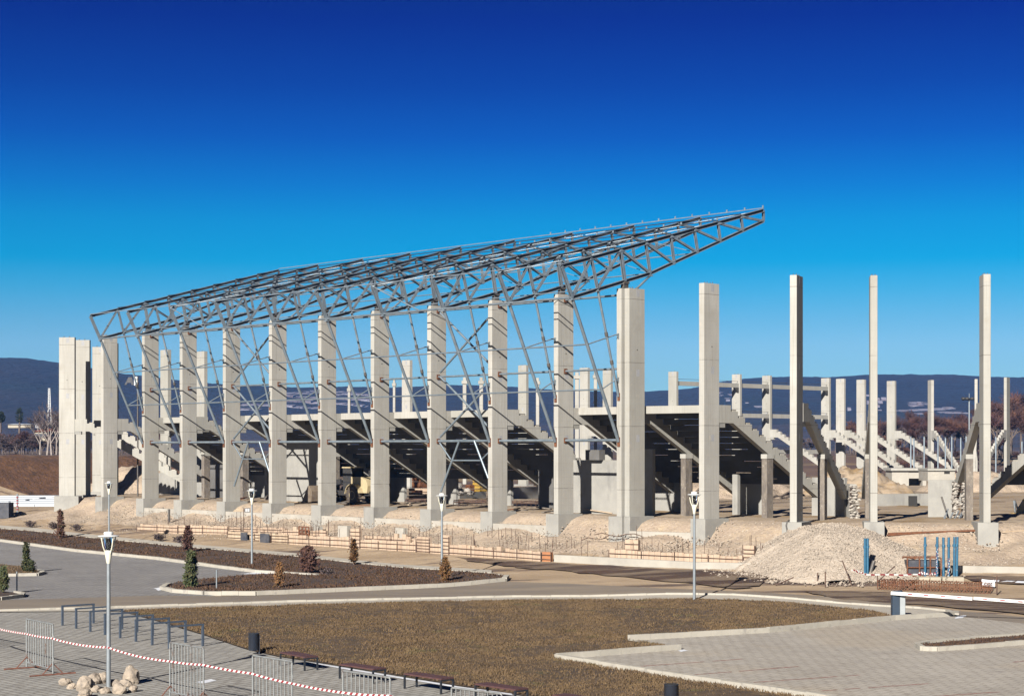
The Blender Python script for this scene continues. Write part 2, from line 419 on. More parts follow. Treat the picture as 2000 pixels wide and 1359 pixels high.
M['hill'] = mat('hill', (0.0103, 0.0086, 0.0133), (0.0063, 0.0065, 0.0098), .006, .95, lo=.42, hi=.58, layers=[((0.0050, 0.0096, 0.0084), .0032, .52, .58, .8), ((0.0169, 0.0126, 0.0140), (.004, .004, .02), .55, .63, .6), ((0.0112, 0.0091, 0.0126), .03, .5, .7, .6)], bump=14.0, bscale=.035, extra=low_slopes)

# ------------------------------------------------------------------ layout of the stadium
E1 = Vector((.6776, -.7354, 0))      # along the long side, towards the camera
D2 = Vector((.7354, .6776, 0))       # from the outer face inwards
UZ = Vector((0, 0, 1))
O9 = Vector((-.954, 125.4, 0))
ZB, ZT = 3.4, 19.0
COLS = 5.53                           # outer truss end to column front

def P(u, s, z=0.0):
    return O9 + E1 * u + D2 * s + UZ * z
AZA = 47.34
U = {1: -55.5, 10: 6.22}
for k in range(2, 10): U[k] = (k - 9) * 7.0
# frame: (x, y of the column's front centre, azimuth of the inward axis)
FR = {}
p_ = P(-63.0, COLS); FR['A0'] = (p_.x, p_.y, AZA)
for k in range(1, 11):
    p_ = P(U[k], COLS); FR['A%d' % k] = (p_.x, p_.y, AZA)
p_ = P(U[10] + .52, COLS + .24); FR['A11'] = (p_.x, p_.y, AZA)
FR['B1'] = (12.55, 120.4, 46.8)
FR['B2'] = (17.78, 114.9, 25.0)
FR['B3'] = (22.92, 115.1, 8.3)
FR['B4'] = (29.88, 114.3, 4.8)
FR['B5'] = (37.7, 116.0, -20.0)

def fpt(fr, x, y, z):
    X, Y, a = FR[fr] if isinstance(fr, str) else fr
    s, c = math.sin(R(a)), math.cos(R(a))
    return Vector((X + x * c + y * s, Y - x * s + y * c, z))

EROW = []      # columns of the end stand: px, y from the vanishing line
for px in (331, 402, 803, 1030, 1150, 1195, 1323, 1447, 1506, 1621, 1650, 1690, 1749):
    Y = 909780.0 / (4853 - px)
    EROW.append(((px - CX) / F * Y, Y))

# ------------------------------------------------------------------ terrain
PL = [(150, 330), (62, 293), (-43.2, 194), (-44.6, 180), FR['A0'][:2], FR['A10'][:2], FR['B1'][:2], FR['B2'][:2], FR['B3'][:2], FR['B4'][:2], FR['B5'][:2], (75, 150), (150, 240)]
PLA = np.array(PL, float)
PD = [-2.6, -1.2, .5, 2.6, 5.5, 8.5, 13.5, 21.5]
PZ = [3.28, 3.10, 2.05, 1.52, 1.06, .80, .35, 0.0]

def dist_out(x, y):
    x = np.asarray(x, float); y = np.asarray(y, float)
    best = np.full(x.shape, 1e9); sg = np.ones(x.shape)
    for i in range(len(PLA) - 1):
        ax, ay = PLA[i]; bx, by = PLA[i + 1]
        dx, dy = bx - ax, by - ay
        t = np.clip(((x - ax) * dx + (y - ay) * dy) / (dx * dx + dy * dy), 0, 1)
        qx, qy = x - ax - t * dx, y - ay - t * dy
        d = np.hypot(qx, qy)
        side = np.where(qx * dy - qy * dx >= 0, 1.0, -1.0)
        m = d < best - 1e-9
        best = np.where(m, d, best); sg = np.where(m, side, sg)
    return best * sg

def sst(a, b, v):
    t = np.clip((v - a) / (b - a), 0, 1)
    return t * t * (3 - 2 * t)

def terr(x, y):
    x = np.asarray(x, float); y = np.asarray(y, float)
    d = dist_out(x, y)
    z = np.interp(d, PD, PZ)
    far = sst(196, 212, y) * (d > 0)
    z = z * (1 - far) + far * 1.25
    z = z + sst(44, 60, d) * sst(200, 215, y) * 5.75
    return z

def t1(x, y):
    return float(terr(np.array([x]), np.array([y]))[0])

def gnd(px, py):
    dx, dz = (px - CX) / F, -(py - HY) / F
    lo, hi = 20.0, 600.0
    Y = CAMH / max(-dz, 1e-6)
    Y = min(Y, 600)
    # march from the camera outwards until the ray dips below the ground
    ys = np.arange(25, 420, .5)
    h = CAMH + dz * ys - terr(dx * ys, ys)
    k = np.argmax(h < 0)
    a, b = ys[k - 1], ys[k]
    for _ in range(24):
        m = (a + b) / 2
        if CAMH + dz * m - t1(dx * m, m) < 0: b = m
        else: a = m
    return Vector((dx * b, b, CAMH + dz * b))

# ground grid
def axis(parts):
    o = []
    for a, b, st in parts: o += list(np.arange(a, b, st))
    return np.array(o)
FEET = []
for k in FR:
    s_, c_ = math.sin(R(FR[k][2])), math.cos(R(FR[k][2]))
    FEET.append((FR[k][0] - .9 * s_, FR[k][1] - .9 * c_))
GX = axis([(-2500, -1500, 250), (-1500, -300, 150), (-300, -80, 22), (-80, -62, 2), (-62, 46, .36), (46, 90, 3), (90, 400, 31), (400, 1600, 150), (1600, 2501, 150)])
GY = axis([(-60, 30, 10), (30, 96, 3), (96, 192, .36), (192, 262, 1.2), (262, 360, 5), (360, 900, 54), (900, 3000, 350), (3000, 3501, 100)])
gx, gy = np.meshgrid(GX, GY)
gd = dist_out(gx, gy)
gz = terr(gx, gy)
zoneE = (gy > 242) & (gd > 0)
for j in range(len(GY)):
    for i in range(len(GX)):
        x, y, d = gx[j, i], gy[j, i], gd[j, i]
        if y < 95 or y > 300 or x < -75 or x > 60: continue
        if -30 < d < 9.5:
            m = max(0, min(1, (9.5 - d) / 3.5))
            n = mnoise.noise(Vector((x * .35, y * .35, 0))) * .34 + mnoise.noise(Vector((x * 1.1, y * 1.1, 4))) * .10 + mnoise.noise(Vector((x * 2.2, y * 2.2, 9))) * .09 + abs(mnoise.noise(Vector((x * .7, y * .7, 12)))) * .16
            inner = .35 if d < -1.0 else 1.0
            bank = math.exp(-((d - 2.4) / 1.7) ** 2)
            ft = min(math.hypot(x - fx, y - fy) for fx, fy in FEET)
            gz[j, i] += n * m * inner * .8 + bank * m * .75 * max(0, mnoise.noise(Vector((x * .30 + 5, y * .30, 7)))) - (.62 if x < 14 else .12) * math.exp(-(ft / 1.5) ** 2)
        elif zoneE[j, i] and y < 275:
            gz[j, i] += mnoise.noise(Vector((x * .12, y * .12, 2))) * .8 + mnoise.noise(Vector((x * .5, y * .5, 2))) * .35
gz = gz - .05 * (gd > 10)
nj, ni = gx.shape
def ground_part(name, sel, mat_, kind='structure', smooth=True):
    idx = -np.ones(gx.shape, int)
    vs, fs = [], []
    for j in range(nj - 1):
        for i in range(ni - 1):
            if not sel[j, i]: continue
            q = []
            for jj, ii in ((j, i), (j, i + 1), (j + 1, i + 1), (j + 1, i)):
                if idx[jj, ii] < 0:
                    idx[jj, ii] = len(vs)
                    vs.append((gx[jj, ii], gy[jj, ii], gz[jj, ii]))
                q.append(idx[jj, ii])
            fs.append(q)
    b = MB(); b.add(vs, fs, smooth)
    o = b.build(name, mat_, None, (0, 0, 0))
    return tag(o, kind=kind)
cx_, cy_ = gx[:-1, :-1] + .25, gy[:-1, :-1] + .25
cd = gd[:-1, :-1]
wob = np.zeros(cd.shape)
for j in range(nj - 1):
    for i in range(ni - 1):
        if 1 < cd[j, i] < 14 and 90 < cy_[j, i] < 215: wob[j, i] = 1.6 * mnoise.noise(Vector((cx_[j, i] * .25, cy_[j, i] * .25, 3)))
sg_ = (cd > -2.2) & (cd < 5.6 + wob) & (cy_ < 214) & (cy_ > 85)
si_ = (cd <= -2.2) & (cy_ < 340)
se_ = (cd > 0) & (cy_ > 240) & (cy_ < 270) & (cx_ < 45)
sf_ = ~sg_ & ~si_ & ~se_ & ((cy_ >= 269) | ((cd <= 0) & (cy_ >= 340)) | (cx_ > 200) | (cx_ < -250))
sd_ = ~(sg_ | si_ | se_ | sf_)
ground_part('ground', sd_, M['dirt'])
ground_part('gravel_bank', sg_, M['gravel'])
ground_part('site_ground', si_, M['sand_inside'])
ground_part('earth_embankment', se_, M['earth_bank'])
ground_part('field', sf_, M['field'])

def sheet(name, pts, mat_, off, kind='structure', px=True, seg=3.0, edge=9.0, rough=0.0):
    """a flat or draped ground sheet from an outline"""
    w_ = [gnd(*p) if p[1] < 1390 else Vector(((p[0] - CX) / F * (F * CAMH / (p[1] - HY)), F * CAMH / (p[1] - HY), 0)) for p in pts] if px else pts
    bm = bmesh.new()
    vs = [bm.verts.new((p.x, p.y, 0)) for p in w_]
    f = bm.faces.new(vs)
    if f.calc_area() and f.normal.z < 0: f.normal_flip()
    bmesh.ops.triangulate(bm, faces=bm.faces[:])
    for _ in range(6):
        lng = [e for e in bm.edges if e.calc_length() > seg]
        if not lng: break
        bmesh.ops.subdivide_edges(bm, edges=lng, cuts=1)
        bmesh.ops.triangulate(bm, faces=[q for q in bm.faces if len(q.verts) > 3])
    bm.normal_update()
    vv = [v.co.copy() for v in bm.verts]
    zz = terr(np.array([v.x for v in vv]), np.array([v.y for v in vv]))
    bnd = set()
    for e in bm.edges:
        if len(e.link_faces) == 1: bnd |= {e.verts[0].index, e.verts[1].index}
    bm.verts.index_update()
    bnd = {v.index for e in bm.edges if len(e.link_faces) == 1 for v in e.verts}
    V3 = []
    for i, (v, z) in enumerate(zip(vv, zz)):
        h = 0.0 if i in bnd else rough * (mnoise.noise(Vector((v.x * .35, v.y * .35, 5))) + .5 * mnoise.noise(Vector((v.x, v.y, 8))))
        V3.append((v.x, v.y, float(z) + (min(off, edge) if i in bnd else off) + h))
    fs = []
    for q in bm.faces:
        ids = [v.index for v in q.verts]
        if q.normal.z < 0: ids.reverse()
        fs.append(ids)
    bm.free()
    b = MB(); b.add(V3, fs, True)
    o = b.build(name, mat_, None, (0, 0, 0))
    tag(o, kind=kind)
    return o, [Vector((p.x, p.y, 0)) for p in w_]

def inside(poly, x, y):
    c = False
    n = len(poly)
    for i in range(n):
        a, b = poly[i], poly[i - 1]
        if (a.y > y) != (b.y > y) and x < (b.x - a.x) * (y - a.y) / (b.y - a.y) + a.x: c = not c
    return c

ROADLOW = [(-90, 1197), (200, 1189), (560, 1177), (1000, 1167), (1300, 1162), (1430, 1163), (1560, 1172), (1700, 1184), (1800, 1190), (1850, 1195), (1869, 1203)]
LAWNTOP = [(236, 1194), (560, 1183), (1000, 1173.5), (1355, 1170), (1500, 1175), (1600, 1183), (1700, 1194), (1746, 1206)]
ROADTOP = [(-90, 1175), (0, 1172), (169, 1167), (304, 1162.5), (420, 1164), (500, 1163), (683, 1154.5), (818, 1149), (919, 1142.5), (985, 1135)]
K1 = [(-90, 1049), (0, 1057), (148, 1077), (304, 1092), (400, 1105), (500, 1118), (620, 1126)]
K2 = [(-90, 1027), (0, 1034), (68, 1039), (169, 1051), (338, 1068), (500, 1082), (581, 1089), (696, 1102), (784, 1111), (885, 1117), (960, 1122), (990, 1128)]
ISL = [(990, 1128), (985, 1134), (919, 1141), (818, 1147.5), (683, 1153), (500, 1161), (400, 1161), (340, 1157), (317, 1151), (318, 1146), (345, 1140), (400, 1133), (480, 1125), (560, 1122), (640, 1125.5)]
WALKB = [(x, y - 7.5) for x, y in K2[:-1]]
PARKR = [(1088, 1287), (1330, 1268), (1225, 1250.5), (1500, 1235), (1746, 1210.5), (1850, 1203.5), (1869, 1203)]
sheet('plaza_paving', [(-90, 1197.5), (200, 1190), (236, 1194), (300, 1211), (400, 1241), (480, 1268), (545, 1283), (640, 1297), (760, 1317), (900, 1340), (1040, 1362), (1160, 1382), (1300, 1440), (-400, 1440)], M['pavers'], .012)
sheet('pavement', ROADLOW + LAWNTOP[::-1], M['walk'], .05)
sheet('road', ROADTOP + [(1100, 1139), (1300, 1149), (1500, 1157), (1700, 1171), (1900, 1195), (2120, 1216), (2120, 1228), (1890, 1206)] + ROADLOW[::-1], M['asphalt'], .008)
lawn_o, LAWN = sheet('lawn', LAWNTOP + [(1746, 1210), (1640, 1220), (1500, 1234.5), (1225, 1250), (1326, 1267.5), (1086, 1287), (1300, 1322.5), (1580, 1364), (1700, 1380), (1700, 1420), (1160, 1381), (1040, 1361), (900, 1339), (760, 1316), (640, 1296), (545, 1282), (480, 1267), (400, 1240), (300, 1210)], M['lawn'], .09, rough=.05, seg=1.5, edge=.02)
sheet('parking_paving', PARKR + [(1890, 1206), (2120, 1229), (2120, 1430), (1700, 1383), (1580, 1361), (1300, 1321)], M['pavers_tan'], .012)
sheet('parking_paving', K1 + [(640, 1125.5), (560, 1122), (480, 1125), (400, 1133), (345, 1140), (318, 1146), (317, 1151), (340, 1157), (400, 1161), (420, 1163)] + ROADTOP[::-1][5:], M['pavers_grey'], .012)
bed_o, BED = sheet('planting_bed', K2 + ISL[1:] + K1[::-1][1:], M['bed'], .10, rough=.05, seg=1.6)
sheet('footpath', WALKB + K2[::-1][1:], M['walk'], .06)
def ragged(pts, j=3.0, n=5):
    o = []
    for i, p in enumerate(pts):
        q = pts[(i + 1) % len(pts)]
        for k in range(n):
            f = k / n
            o.append((p[0] + (q[0] - p[0]) * f + random.uniform(-j, j) * 2.5, p[1] + (q[1] - p[1]) * f + random.uniform(-j, j) * .55))
    return o
sheet('mud_strip', ragged([(880, 1087), (1085, 1099), (1350, 1114), (1520, 1119), (1500, 1130), (1470, 1146), (1440, 1150), (1330, 1137), (1200, 1124), (1120, 1116), (1010, 1108), (940, 1098)]), M['mud'], .02, rough=.05, seg=1.2)
sheet('mud_strip', ragged([(1560, 1152), (1680, 1158), (1800, 1164), (1960, 1172), (2120, 1186), (2120, 1208), (1930, 1192), (1800, 1180), (1640, 1170)]), M['mud'], .02, rough=.05, seg=1.2)
sheet('mud_strip', ragged([(1860, 1122), (1960, 1125), (2120, 1129), (2120, 1140), (1960, 1140), (1900, 1134)]), M['mud'], .02, rough=.05, seg=1.2)
ISR = [(1790, 1263), (1812, 1259.5), (1900, 1251), (2000, 1244), (2120, 1236), (2120, 1254), (2000, 1258), (1900, 1266), (1830, 1270.5), (1800, 1270)]
isr_o, ISRW = sheet('planting_bed', ISR, M['bed'], .10, seg=1.5)
IL1 = [(-90, 1106), (0, 1104), (40, 1108), (75, 1116), (84, 1121), (72, 1124.5), (0, 1125.5), (-90, 1126)]
IL2 = [(-90, 1155), (0, 1157), (30, 1160), (46, 1163), (42, 1167), (0, 1172), (-90, 1174)]
_, IL1W = sheet('planting_bed', IL1, M['lawn'], .10, seg=1.5)
_, IL2W = sheet('planting_bed', IL2, M['bed'], .10, seg=1.5)

def kerb(pts, w_=.22, h=.15, mat_='kerb', px=True, up=0.0):
    g = [gnd(*p) if p[1] < 1390 else Vector(((p[0] - CX) / F * (F * CAMH / (p[1] - HY)), F * CAMH / (p[1] - HY), 0)) for p in pts]
    b = MB()
    rem = 0.0
    for a, c in zip(g[:-1], g[1:]):
        L = (c - a).length
        n = max(1, int(round(L / 1.0)))
        for i in range(n):
            p, q = a.lerp(c, (i + .006) / n), a.lerp(c, (i + 1 - .006) / n)
            p = Vector((p.x, p.y, t1(p.x, p.y) + h / 2 + up)); q = Vector((q.x, q.y, t1(q.x, q.y) + h / 2 + up))
            j = random.uniform(-.012, .012)
            b.bar(p + UZ * j, q + UZ * j, w_, h + .06)
    return tag(b.build('kerb', M[mat_]), kind='structure')
kerb(ROADLOW, .20, .11)
kerb(K1, .30, .17)
kerb(ISL[:9] + [(330, 1143.5)], .30, .17)
kerb(K2, .16, .12)
kerb([(1088, 1287), (1328, 1268)], .20, .20)
kerb([(1228, 1250.5), (1500, 1235), (1746, 1210.5), (1850, 1203.5), (1869, 1201)], .20, .20)
kerb([(1088, 1287.5), (1300, 1323), (1580, 1364), (1700, 1384), (1760, 1400)], .26, .20)
kerb([(2120, 1236), (2000, 1244), (1900, 1251), (1812, 1259.5), (1790, 1263.5), (1802, 1270.5), (1830, 1271), (1900, 1266.5), (2000, 1258.5), (2120, 1254)], .22, .16)
kerb([(-90, 1126), (0, 1125.5), (72, 1124.5), (84, 1121), (75, 1116)], .22, .16)
kerb([(-90, 1174), (0, 1172), (42, 1167), (46, 1163), (30, 1160)], .22, .16)

for pts in ([(470, 1121), (500, 1117.5), (560, 1119.5), (618, 1122.5), (590, 1124.5), (540, 1121), (500, 1121)], [(301, 1149.5), (317, 1145.5), (326, 1149.5), (310, 1153.5)], [(383, 1332), (412, 1326.5), (424, 1329), (398, 1335)], [(1864, 1208), (1872, 1202.5), (1888, 1201.5), (1880, 1207)],
            [(600, 1292.5), (660, 1302), (760, 1318.5), (900, 1341.5), (1000, 1355), (1000, 1357.5), (900, 1344), (760, 1321), (660, 1304.5), (620, 1297)], [(1324, 1270.5), (1336, 1268.5), (1344, 1271), (1330, 1273)], [(1900, 1131), (1960, 1133), (2040, 1137), (2040, 1140), (1950, 1137)]):
    sheet('snow_patch', ragged(pts, .5, 3), M['snow_fresh'], .045, seg=.8, rough=.02, edge=.02)
# painted bay lines
b = MB()
for a, c in (((1239, 1302), (1450, 1287)), ((1353, 1318), (1560, 1301.5)), ((1472, 1332.5), (1680, 1318)), ((1605, 1349), (1814, 1335)), ((1745, 1365.5), (1954, 1351)), ((1979, 1293), (2080, 1284))):
    p, q = gnd(*a), gnd(*c)
    n = 14
    for i in range(n):
        if random.random() < .10: continue
        u, v = p.lerp(q, i / n), p.lerp(q, (i + 1) / n - .004)
        b.bar(Vector((u.x, u.y, .017)), Vector((v.x, v.y, .017)), random.uniform(.06, .09), .002)
tag(b.build('bay_markings', mat('red_line', (.30, .07, .055), (.24, .13, .10), 6, .8)), kind='structure')

# ------------------------------------------------------------------ concrete pillars
ORD = ['first', 'second', 'third', 'fourth', 'fifth', 'sixth', 'seventh', 'eighth', 'ninth', 'tenth', 'eleventh', 'twelfth', 'thirteenth', 'fourteenth']
H = ZT - ZB
def make_pillar(foot=True):
    t = thing('concrete_pillar', '', 'pillar')
    b = MB(); b.cham(-.225, .225, 0, 1.55, 0, H, .018)
    b.build('shaft', M['concrete'], t)
    if foot:
        b = MB(); b.cham(-.64, .64, -.38, 2.05, -2.3, -.002, .015)
        b.build('footing', M['concrete_grey'], t)
    for z in (H - .55, 9.6, 5.1):
        b = MB(); b.box(.223, .228, .72, 1.02, z, z + .48)
        b.build('mortar_patch', M['mortar'], t)
    for z in (11.4,):
        b = MB(); b.lathe([(.05, 0), (.05, .006)], 8)
        b.v = [(.2225 + q[2], .80 + q[0], z + q[1]) for q in b.v]
        b.build('tie_hole', M['hole'], t)
    for i in range(4):
        b = MB(); b.tube((-.1 + .2 * (i % 2), .45 + .55 * (i // 2), H - .01), (-.1 + .2 * (i % 2), .45 + .55 * (i // 2), H + .12), .025, 6)
        b.build('anchor_bolt', M['bearing'], t)
    return t

PIL = make_pillar()
names = {'A0': 'tall pale concrete pillar just left of the steel roof, nothing fixed on top',
         'A10': 'tall concrete pillar carrying the last truss at the right end of the roof',
         'A11': 'twin tall concrete pillar pressed against the right end pillar of the roof',
         'B1': 'free tall concrete pillar, first one right of the steel roof',
         'B2': 'free tall pillar with a shaded right face, black hose on its footing',
         'B3': 'slim tall free pillar standing behind the crushed stone heap',
         'B4': 'slim tall free pillar near the right edge, above the blue pipes'}
first = True
for k in list(FR):
    x, y, a = FR[k]
    if k == 'B5':
        lab = 'tall free pillar beyond the right edge carrying a stepped beam'
    elif k in names: lab = names[k]
    else: lab = '%s tall concrete pillar from the left under the steel roof' % ORD[int(k[1:]) - 1]
    if first:
        t = PIL; t.location = (x, y, ZB); t.rotation_euler = (0, 0, -R(a)); tag(t, lab, None, 'tall concrete pillars of the stand'); first = False
    else:
        t = dup(PIL, (x, y, ZB), -R(23.5 if k == 'B2' else a), lab)
hz = [fpt('B2', -.30, .1, 3.5), fpt('B2', -.28, -.36, 3.44), fpt('B2', -.34, -.41, 3.2), fpt('B2', -.22, -.42, 2.6), fpt('B2', -.10, -.43, 2.0)]
b = MB(); b.path(hz, .05, 8); tag(b.build('hose', M['bearing']), 'black hose hanging over the footing of the shaded free pillar', 'hose')
# left corner pillars
LC = [((-44.6, 179.2), 92, 'leftmost tall concrete pillar, wide pale face, alone at the left'),
      ((-44.15, 183.6), 92, 'tall pillar right behind the leftmost one, its lower right part in shade'),
      ((-42.55, 189.2), 92, 'tall pillar hidden behind the bare pillar left of the roof, dark edge at its right'),
      ((-45.2, 196.0), 92, 'tall pillar seen in the slit between the second and the bare left pillar')]
LFR = []
for (x, y), a, lab in LC:
    dup(PIL, (x, y, ZB), -R(a), lab)
    LFR.append((x, y, a))
# end stand pillars beyond the pitch
EF = []
AE = 137.34
elab = ['behind the first roof pillars at the left', 'seen between the second and third roof pillars', 'seen beside the seventh roof pillar',
        'seen left of the tenth roof pillar', 'seen right of the tenth roof pillar', 'seen just left of the twin end pillar', 'standing alone above the stand roof edge right of the twin pillar',
        'first one right of the free pillar by the roof', 'second one right of the free pillar by the roof', 'right of the pillar with shaded face', 'paired with the one on its left, right of the shaded pillar',
        'just left of the slim pillar behind the heap', 'right of the slim pillar behind the heap']
for i, (x, y) in enumerate(EROW):
    o = Vector((x, y, 0)) - E1 * 1.55
    dup(PIL, (o.x, o.y, ZB), -R(AE), 'far concrete pillar of the end stand, ' + elab[i], 'far pillars of the end stand')
    EF.append((o.x, o.y, AE))
for px, Y, a, lab in ((1814.5, 291, 172, 'slender far pillar against the bare wood, middle of the gap at right'), (1907, 287, 196, 'far pillar partly hidden behind the right slim pillar'), (1970, 280, 214, 'far pillar near the right edge against the reddish trees')):
    x = (px - CX) / F * Y
    o = Vector((x, Y, 0))
    dup(PIL, (o.x, o.y, ZB), -R(a), lab, 'far pillars of the end stand')
    EF.append((o.x, o.y, a))

# raker beams ----------------------------------------------------------------
NS, GO, RI = 13, .74, .42
def raker_pts():
    top = [(1.56, 10.95), (2.77, 10.95)]
    y, z = 2.77, 10.95
    for i in range(NS):
        z -= RI
        top += [(y, z), (y + GO, z)]
        y += GO
    return top + [(y, z - .95), (3.0, 9.75), (1.56, 9.75)]
def make_raker():
    t = thing('raker_beam', '', 'beam')
    b = MB(); b.prism([(a, c - ZB) for a, c in raker_pts()], (0, 0, 0), (0, 1, 0), (0, 0, 1), (1, 0, 0), .42)
    b.build('stepped_beam', M['concrete'], t)
    b = MB(); b.box(-.18, .18, 1.552, 2.2, 9.45 - ZB, 9.748 - ZB)
    b.build('corbel', M['concrete_grey'], t)
    for i in range(0, NS, 1):
        b = MB()
        y0 = 2.77 + i * GO; z0 = 10.95 - RI * (i + 1) - ZB
        b.box(-.15, .15, y0 + .22, y0 + .62, z0 + .002, z0 + .10)
        b.build('bearing_pad', M['concrete_white'], t)
    return t
RK = None
def raker(frame, lab, grp):
    global RK
    x, y, a = FR[frame] if isinstance(frame, str) else frame
    if RK is None:
        RK = make_raker(); t = RK
        t.location = (x, y, ZB); t.rotation_euler = (0, 0, -R(a)); tag(t, lab, None, grp)
        return t
    return dup(RK, (x, y, ZB), -R(a), lab, grp)
def who(k):
    return {'A10': 'the pillar at the right end of the roof', 'B1': 'the first free pillar right of the roof', 'B2': 'the free pillar with the shaded face', 'B3': 'the slim pillar behind the stone heap', 'B4': 'the slim pillar near the right edge', 'B5': 'a pillar outside the right edge', 'A0': 'the bare pillar left of the roof'}.get(k) or 'the %s roof pillar from the left' % ORD[int(k[1:]) - 1]
SEQ = ['A0'] + ['A%d' % i for i in range(1, 11)] + ['B1', 'B2', 'B3', 'B4', 'B5']
for k in SEQ: raker(k, 'stepped concrete raker beam starting behind ' + who(k), 'raker beams of the near stand')
raker(LFR[0], 'stepped beam starting at the leftmost pillar', 'raker beams of the near stand')
raker((-44.4, 186.2, 84), 'stepped beam starting at the second pillar of the left corner', 'raker beams of the near stand')
for i, fr in enumerate(EF):
    lab = elab[i] if i < 13 else ('at the slender far pillar in the gap', 'at the far pillar beside the right slim pillar', 'at the far pillar near the right edge')[i - 13]
    raker(fr, 'far stepped beam of the end stand, ' + lab, 'raker beams of the end stand')

# lower posts --------------------------------------------------------------
def make_post():
    t = thing('support_post', '', 'post')
    b = MB(); b.cham(-.23, .23, 6.55, 7.25, -.25, 3.95, .015); b.build('shaft', M['concrete_worn'], t)
    b = MB(); b.box(-.26, .26, 6.52, 7.30, 3.952, 4.26); b.build('cap', M['concrete'], t)
    return t
PO = None
for k in ('A1', 'A2', 'A3', 'A4', 'A5', 'A6', 'A10', 'B1', 'B2', 'B3', 'B4', 'B5'):
    x, y, a = FR[k]
    lab = 'weathered grey post propping the beam of ' + who(k).replace('the pillar at the right end of the roof', 'the right end roof pillar')
    if PO is None:
        PO = make_post(); t = PO; t.location = (x, y, ZB); t.rotation_euler = (0, 0, -R(a)); tag(t, lab, None, 'weathered posts under the raker beams')
    else: dup(PO, (x, y, ZB), -R(a), lab)

# terraces between the rakers -------------------------------------------------
def terrace(k1, k2, rows, lab, x1=.22, x2=-.22, beam=True):
    t = thing('seating_terrace', lab, 'terrace', fpt(k1, 0, 5, ZB), 0, 'precast terraces of the near stand')
    L = t.location
    for i in rows:
        y0 = 2.77 + i * GO
        z0 = 10.95 - RI * (i + 1)
        b = MB()
        f0 = random.uniform(.05, .55); f1 = f0 + random.uniform(.2, .4)
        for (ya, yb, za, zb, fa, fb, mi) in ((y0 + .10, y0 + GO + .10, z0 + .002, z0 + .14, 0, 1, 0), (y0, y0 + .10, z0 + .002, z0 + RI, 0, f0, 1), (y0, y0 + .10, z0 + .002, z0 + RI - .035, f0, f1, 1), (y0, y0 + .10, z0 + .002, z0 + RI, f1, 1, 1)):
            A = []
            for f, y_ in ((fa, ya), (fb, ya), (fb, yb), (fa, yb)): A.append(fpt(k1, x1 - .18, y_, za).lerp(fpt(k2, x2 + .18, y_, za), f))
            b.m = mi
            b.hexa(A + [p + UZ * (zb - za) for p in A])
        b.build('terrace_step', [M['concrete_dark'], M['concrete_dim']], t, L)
    if beam:
        b = MB()
        A = [fpt(k1, x1, 2.05, 10.45), fpt(k2, x2, 2.05, 10.45), fpt(k2, x2, 2.65, 10.45), fpt(k1, x1, 2.65, 10.45)]
        b.hexa(A + [p + UZ * .52 for p in A])
        b.build('edge_beam', M['concrete'], t, L)
    return t
def bt(k1, k2): return 'between %s and %s' % (who(k1), who(k2))
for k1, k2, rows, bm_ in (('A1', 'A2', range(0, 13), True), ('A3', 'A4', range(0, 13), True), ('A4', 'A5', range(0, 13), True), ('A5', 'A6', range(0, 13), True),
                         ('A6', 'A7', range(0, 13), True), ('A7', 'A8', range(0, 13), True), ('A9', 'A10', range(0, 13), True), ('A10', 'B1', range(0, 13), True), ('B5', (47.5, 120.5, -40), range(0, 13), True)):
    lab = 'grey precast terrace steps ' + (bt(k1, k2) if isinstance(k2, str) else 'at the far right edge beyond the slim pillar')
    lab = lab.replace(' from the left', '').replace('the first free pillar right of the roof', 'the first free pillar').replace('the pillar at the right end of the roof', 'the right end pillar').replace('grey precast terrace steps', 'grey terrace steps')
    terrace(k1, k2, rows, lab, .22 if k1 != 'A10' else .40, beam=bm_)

# front walls under the stand -------------------------------------------------
def wall(name, lab, p, q, z0, z1, th, m, cat='wall', group=None, cap=None):
    b = MB()
    p, q = Vector((p.x, p.y, (z0 + z1) / 2)), Vector((q.x, q.y, (z0 + z1) / 2))
    b.bar(p, q, th, z1 - z0)
    o = b.build(name, m)
    return tag(o, lab, cat, group)
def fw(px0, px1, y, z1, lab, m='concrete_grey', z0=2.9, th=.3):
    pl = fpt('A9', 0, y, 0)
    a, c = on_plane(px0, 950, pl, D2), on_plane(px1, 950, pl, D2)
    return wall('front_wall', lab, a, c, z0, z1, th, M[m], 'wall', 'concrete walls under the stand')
fw(296, 352, 12.3, 5.5, 'low concrete wall seen between the first two roof pillars')
fw(368, 398, 12.3, 5.6, 'concrete wall piece seen beside the second roof pillar')
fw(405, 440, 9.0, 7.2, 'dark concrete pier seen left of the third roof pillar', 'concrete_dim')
fw(478, 520, 12.3, 5.6, 'concrete wall seen behind the left lamp with the disc head')
fw(519, 524, 10.8, 6.4, 'narrow pale pier just left of the fourth roof pillar')
fw(556, 640, 6.6, 8.6, 'tall sunlit concrete wall striped with shadows beside the loader bucket')
fw(764, 792, 12.3, 6.0, 'concrete wall end right of the loader, under the terraces')
fw(870, 893, 12.3, 6.0, 'concrete wall end beside the seventh roof pillar')
fw(990, 1000, 12.3, 6.0, 'narrow concrete wall end beside the eighth roof pillar')
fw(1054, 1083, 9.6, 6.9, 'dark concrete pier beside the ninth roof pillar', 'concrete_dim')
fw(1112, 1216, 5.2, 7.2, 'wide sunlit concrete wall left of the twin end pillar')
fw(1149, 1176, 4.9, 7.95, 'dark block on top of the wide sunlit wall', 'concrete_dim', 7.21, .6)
fw(1250, 1277, 5.0, 8.0, 'sunlit wall strip just right of the twin end pillar')
fw(1277, 1350, 12.3, 6.4, 'shaded concrete wall right of the twin end pillar')
fw(1433, 1443, 10.5, 6.2, 'thin dark pier right of the first free pillar')
fw(1443, 1502, 12.3, 5.9, 'concrete wall with a slanted shadow right of the first free pillar')
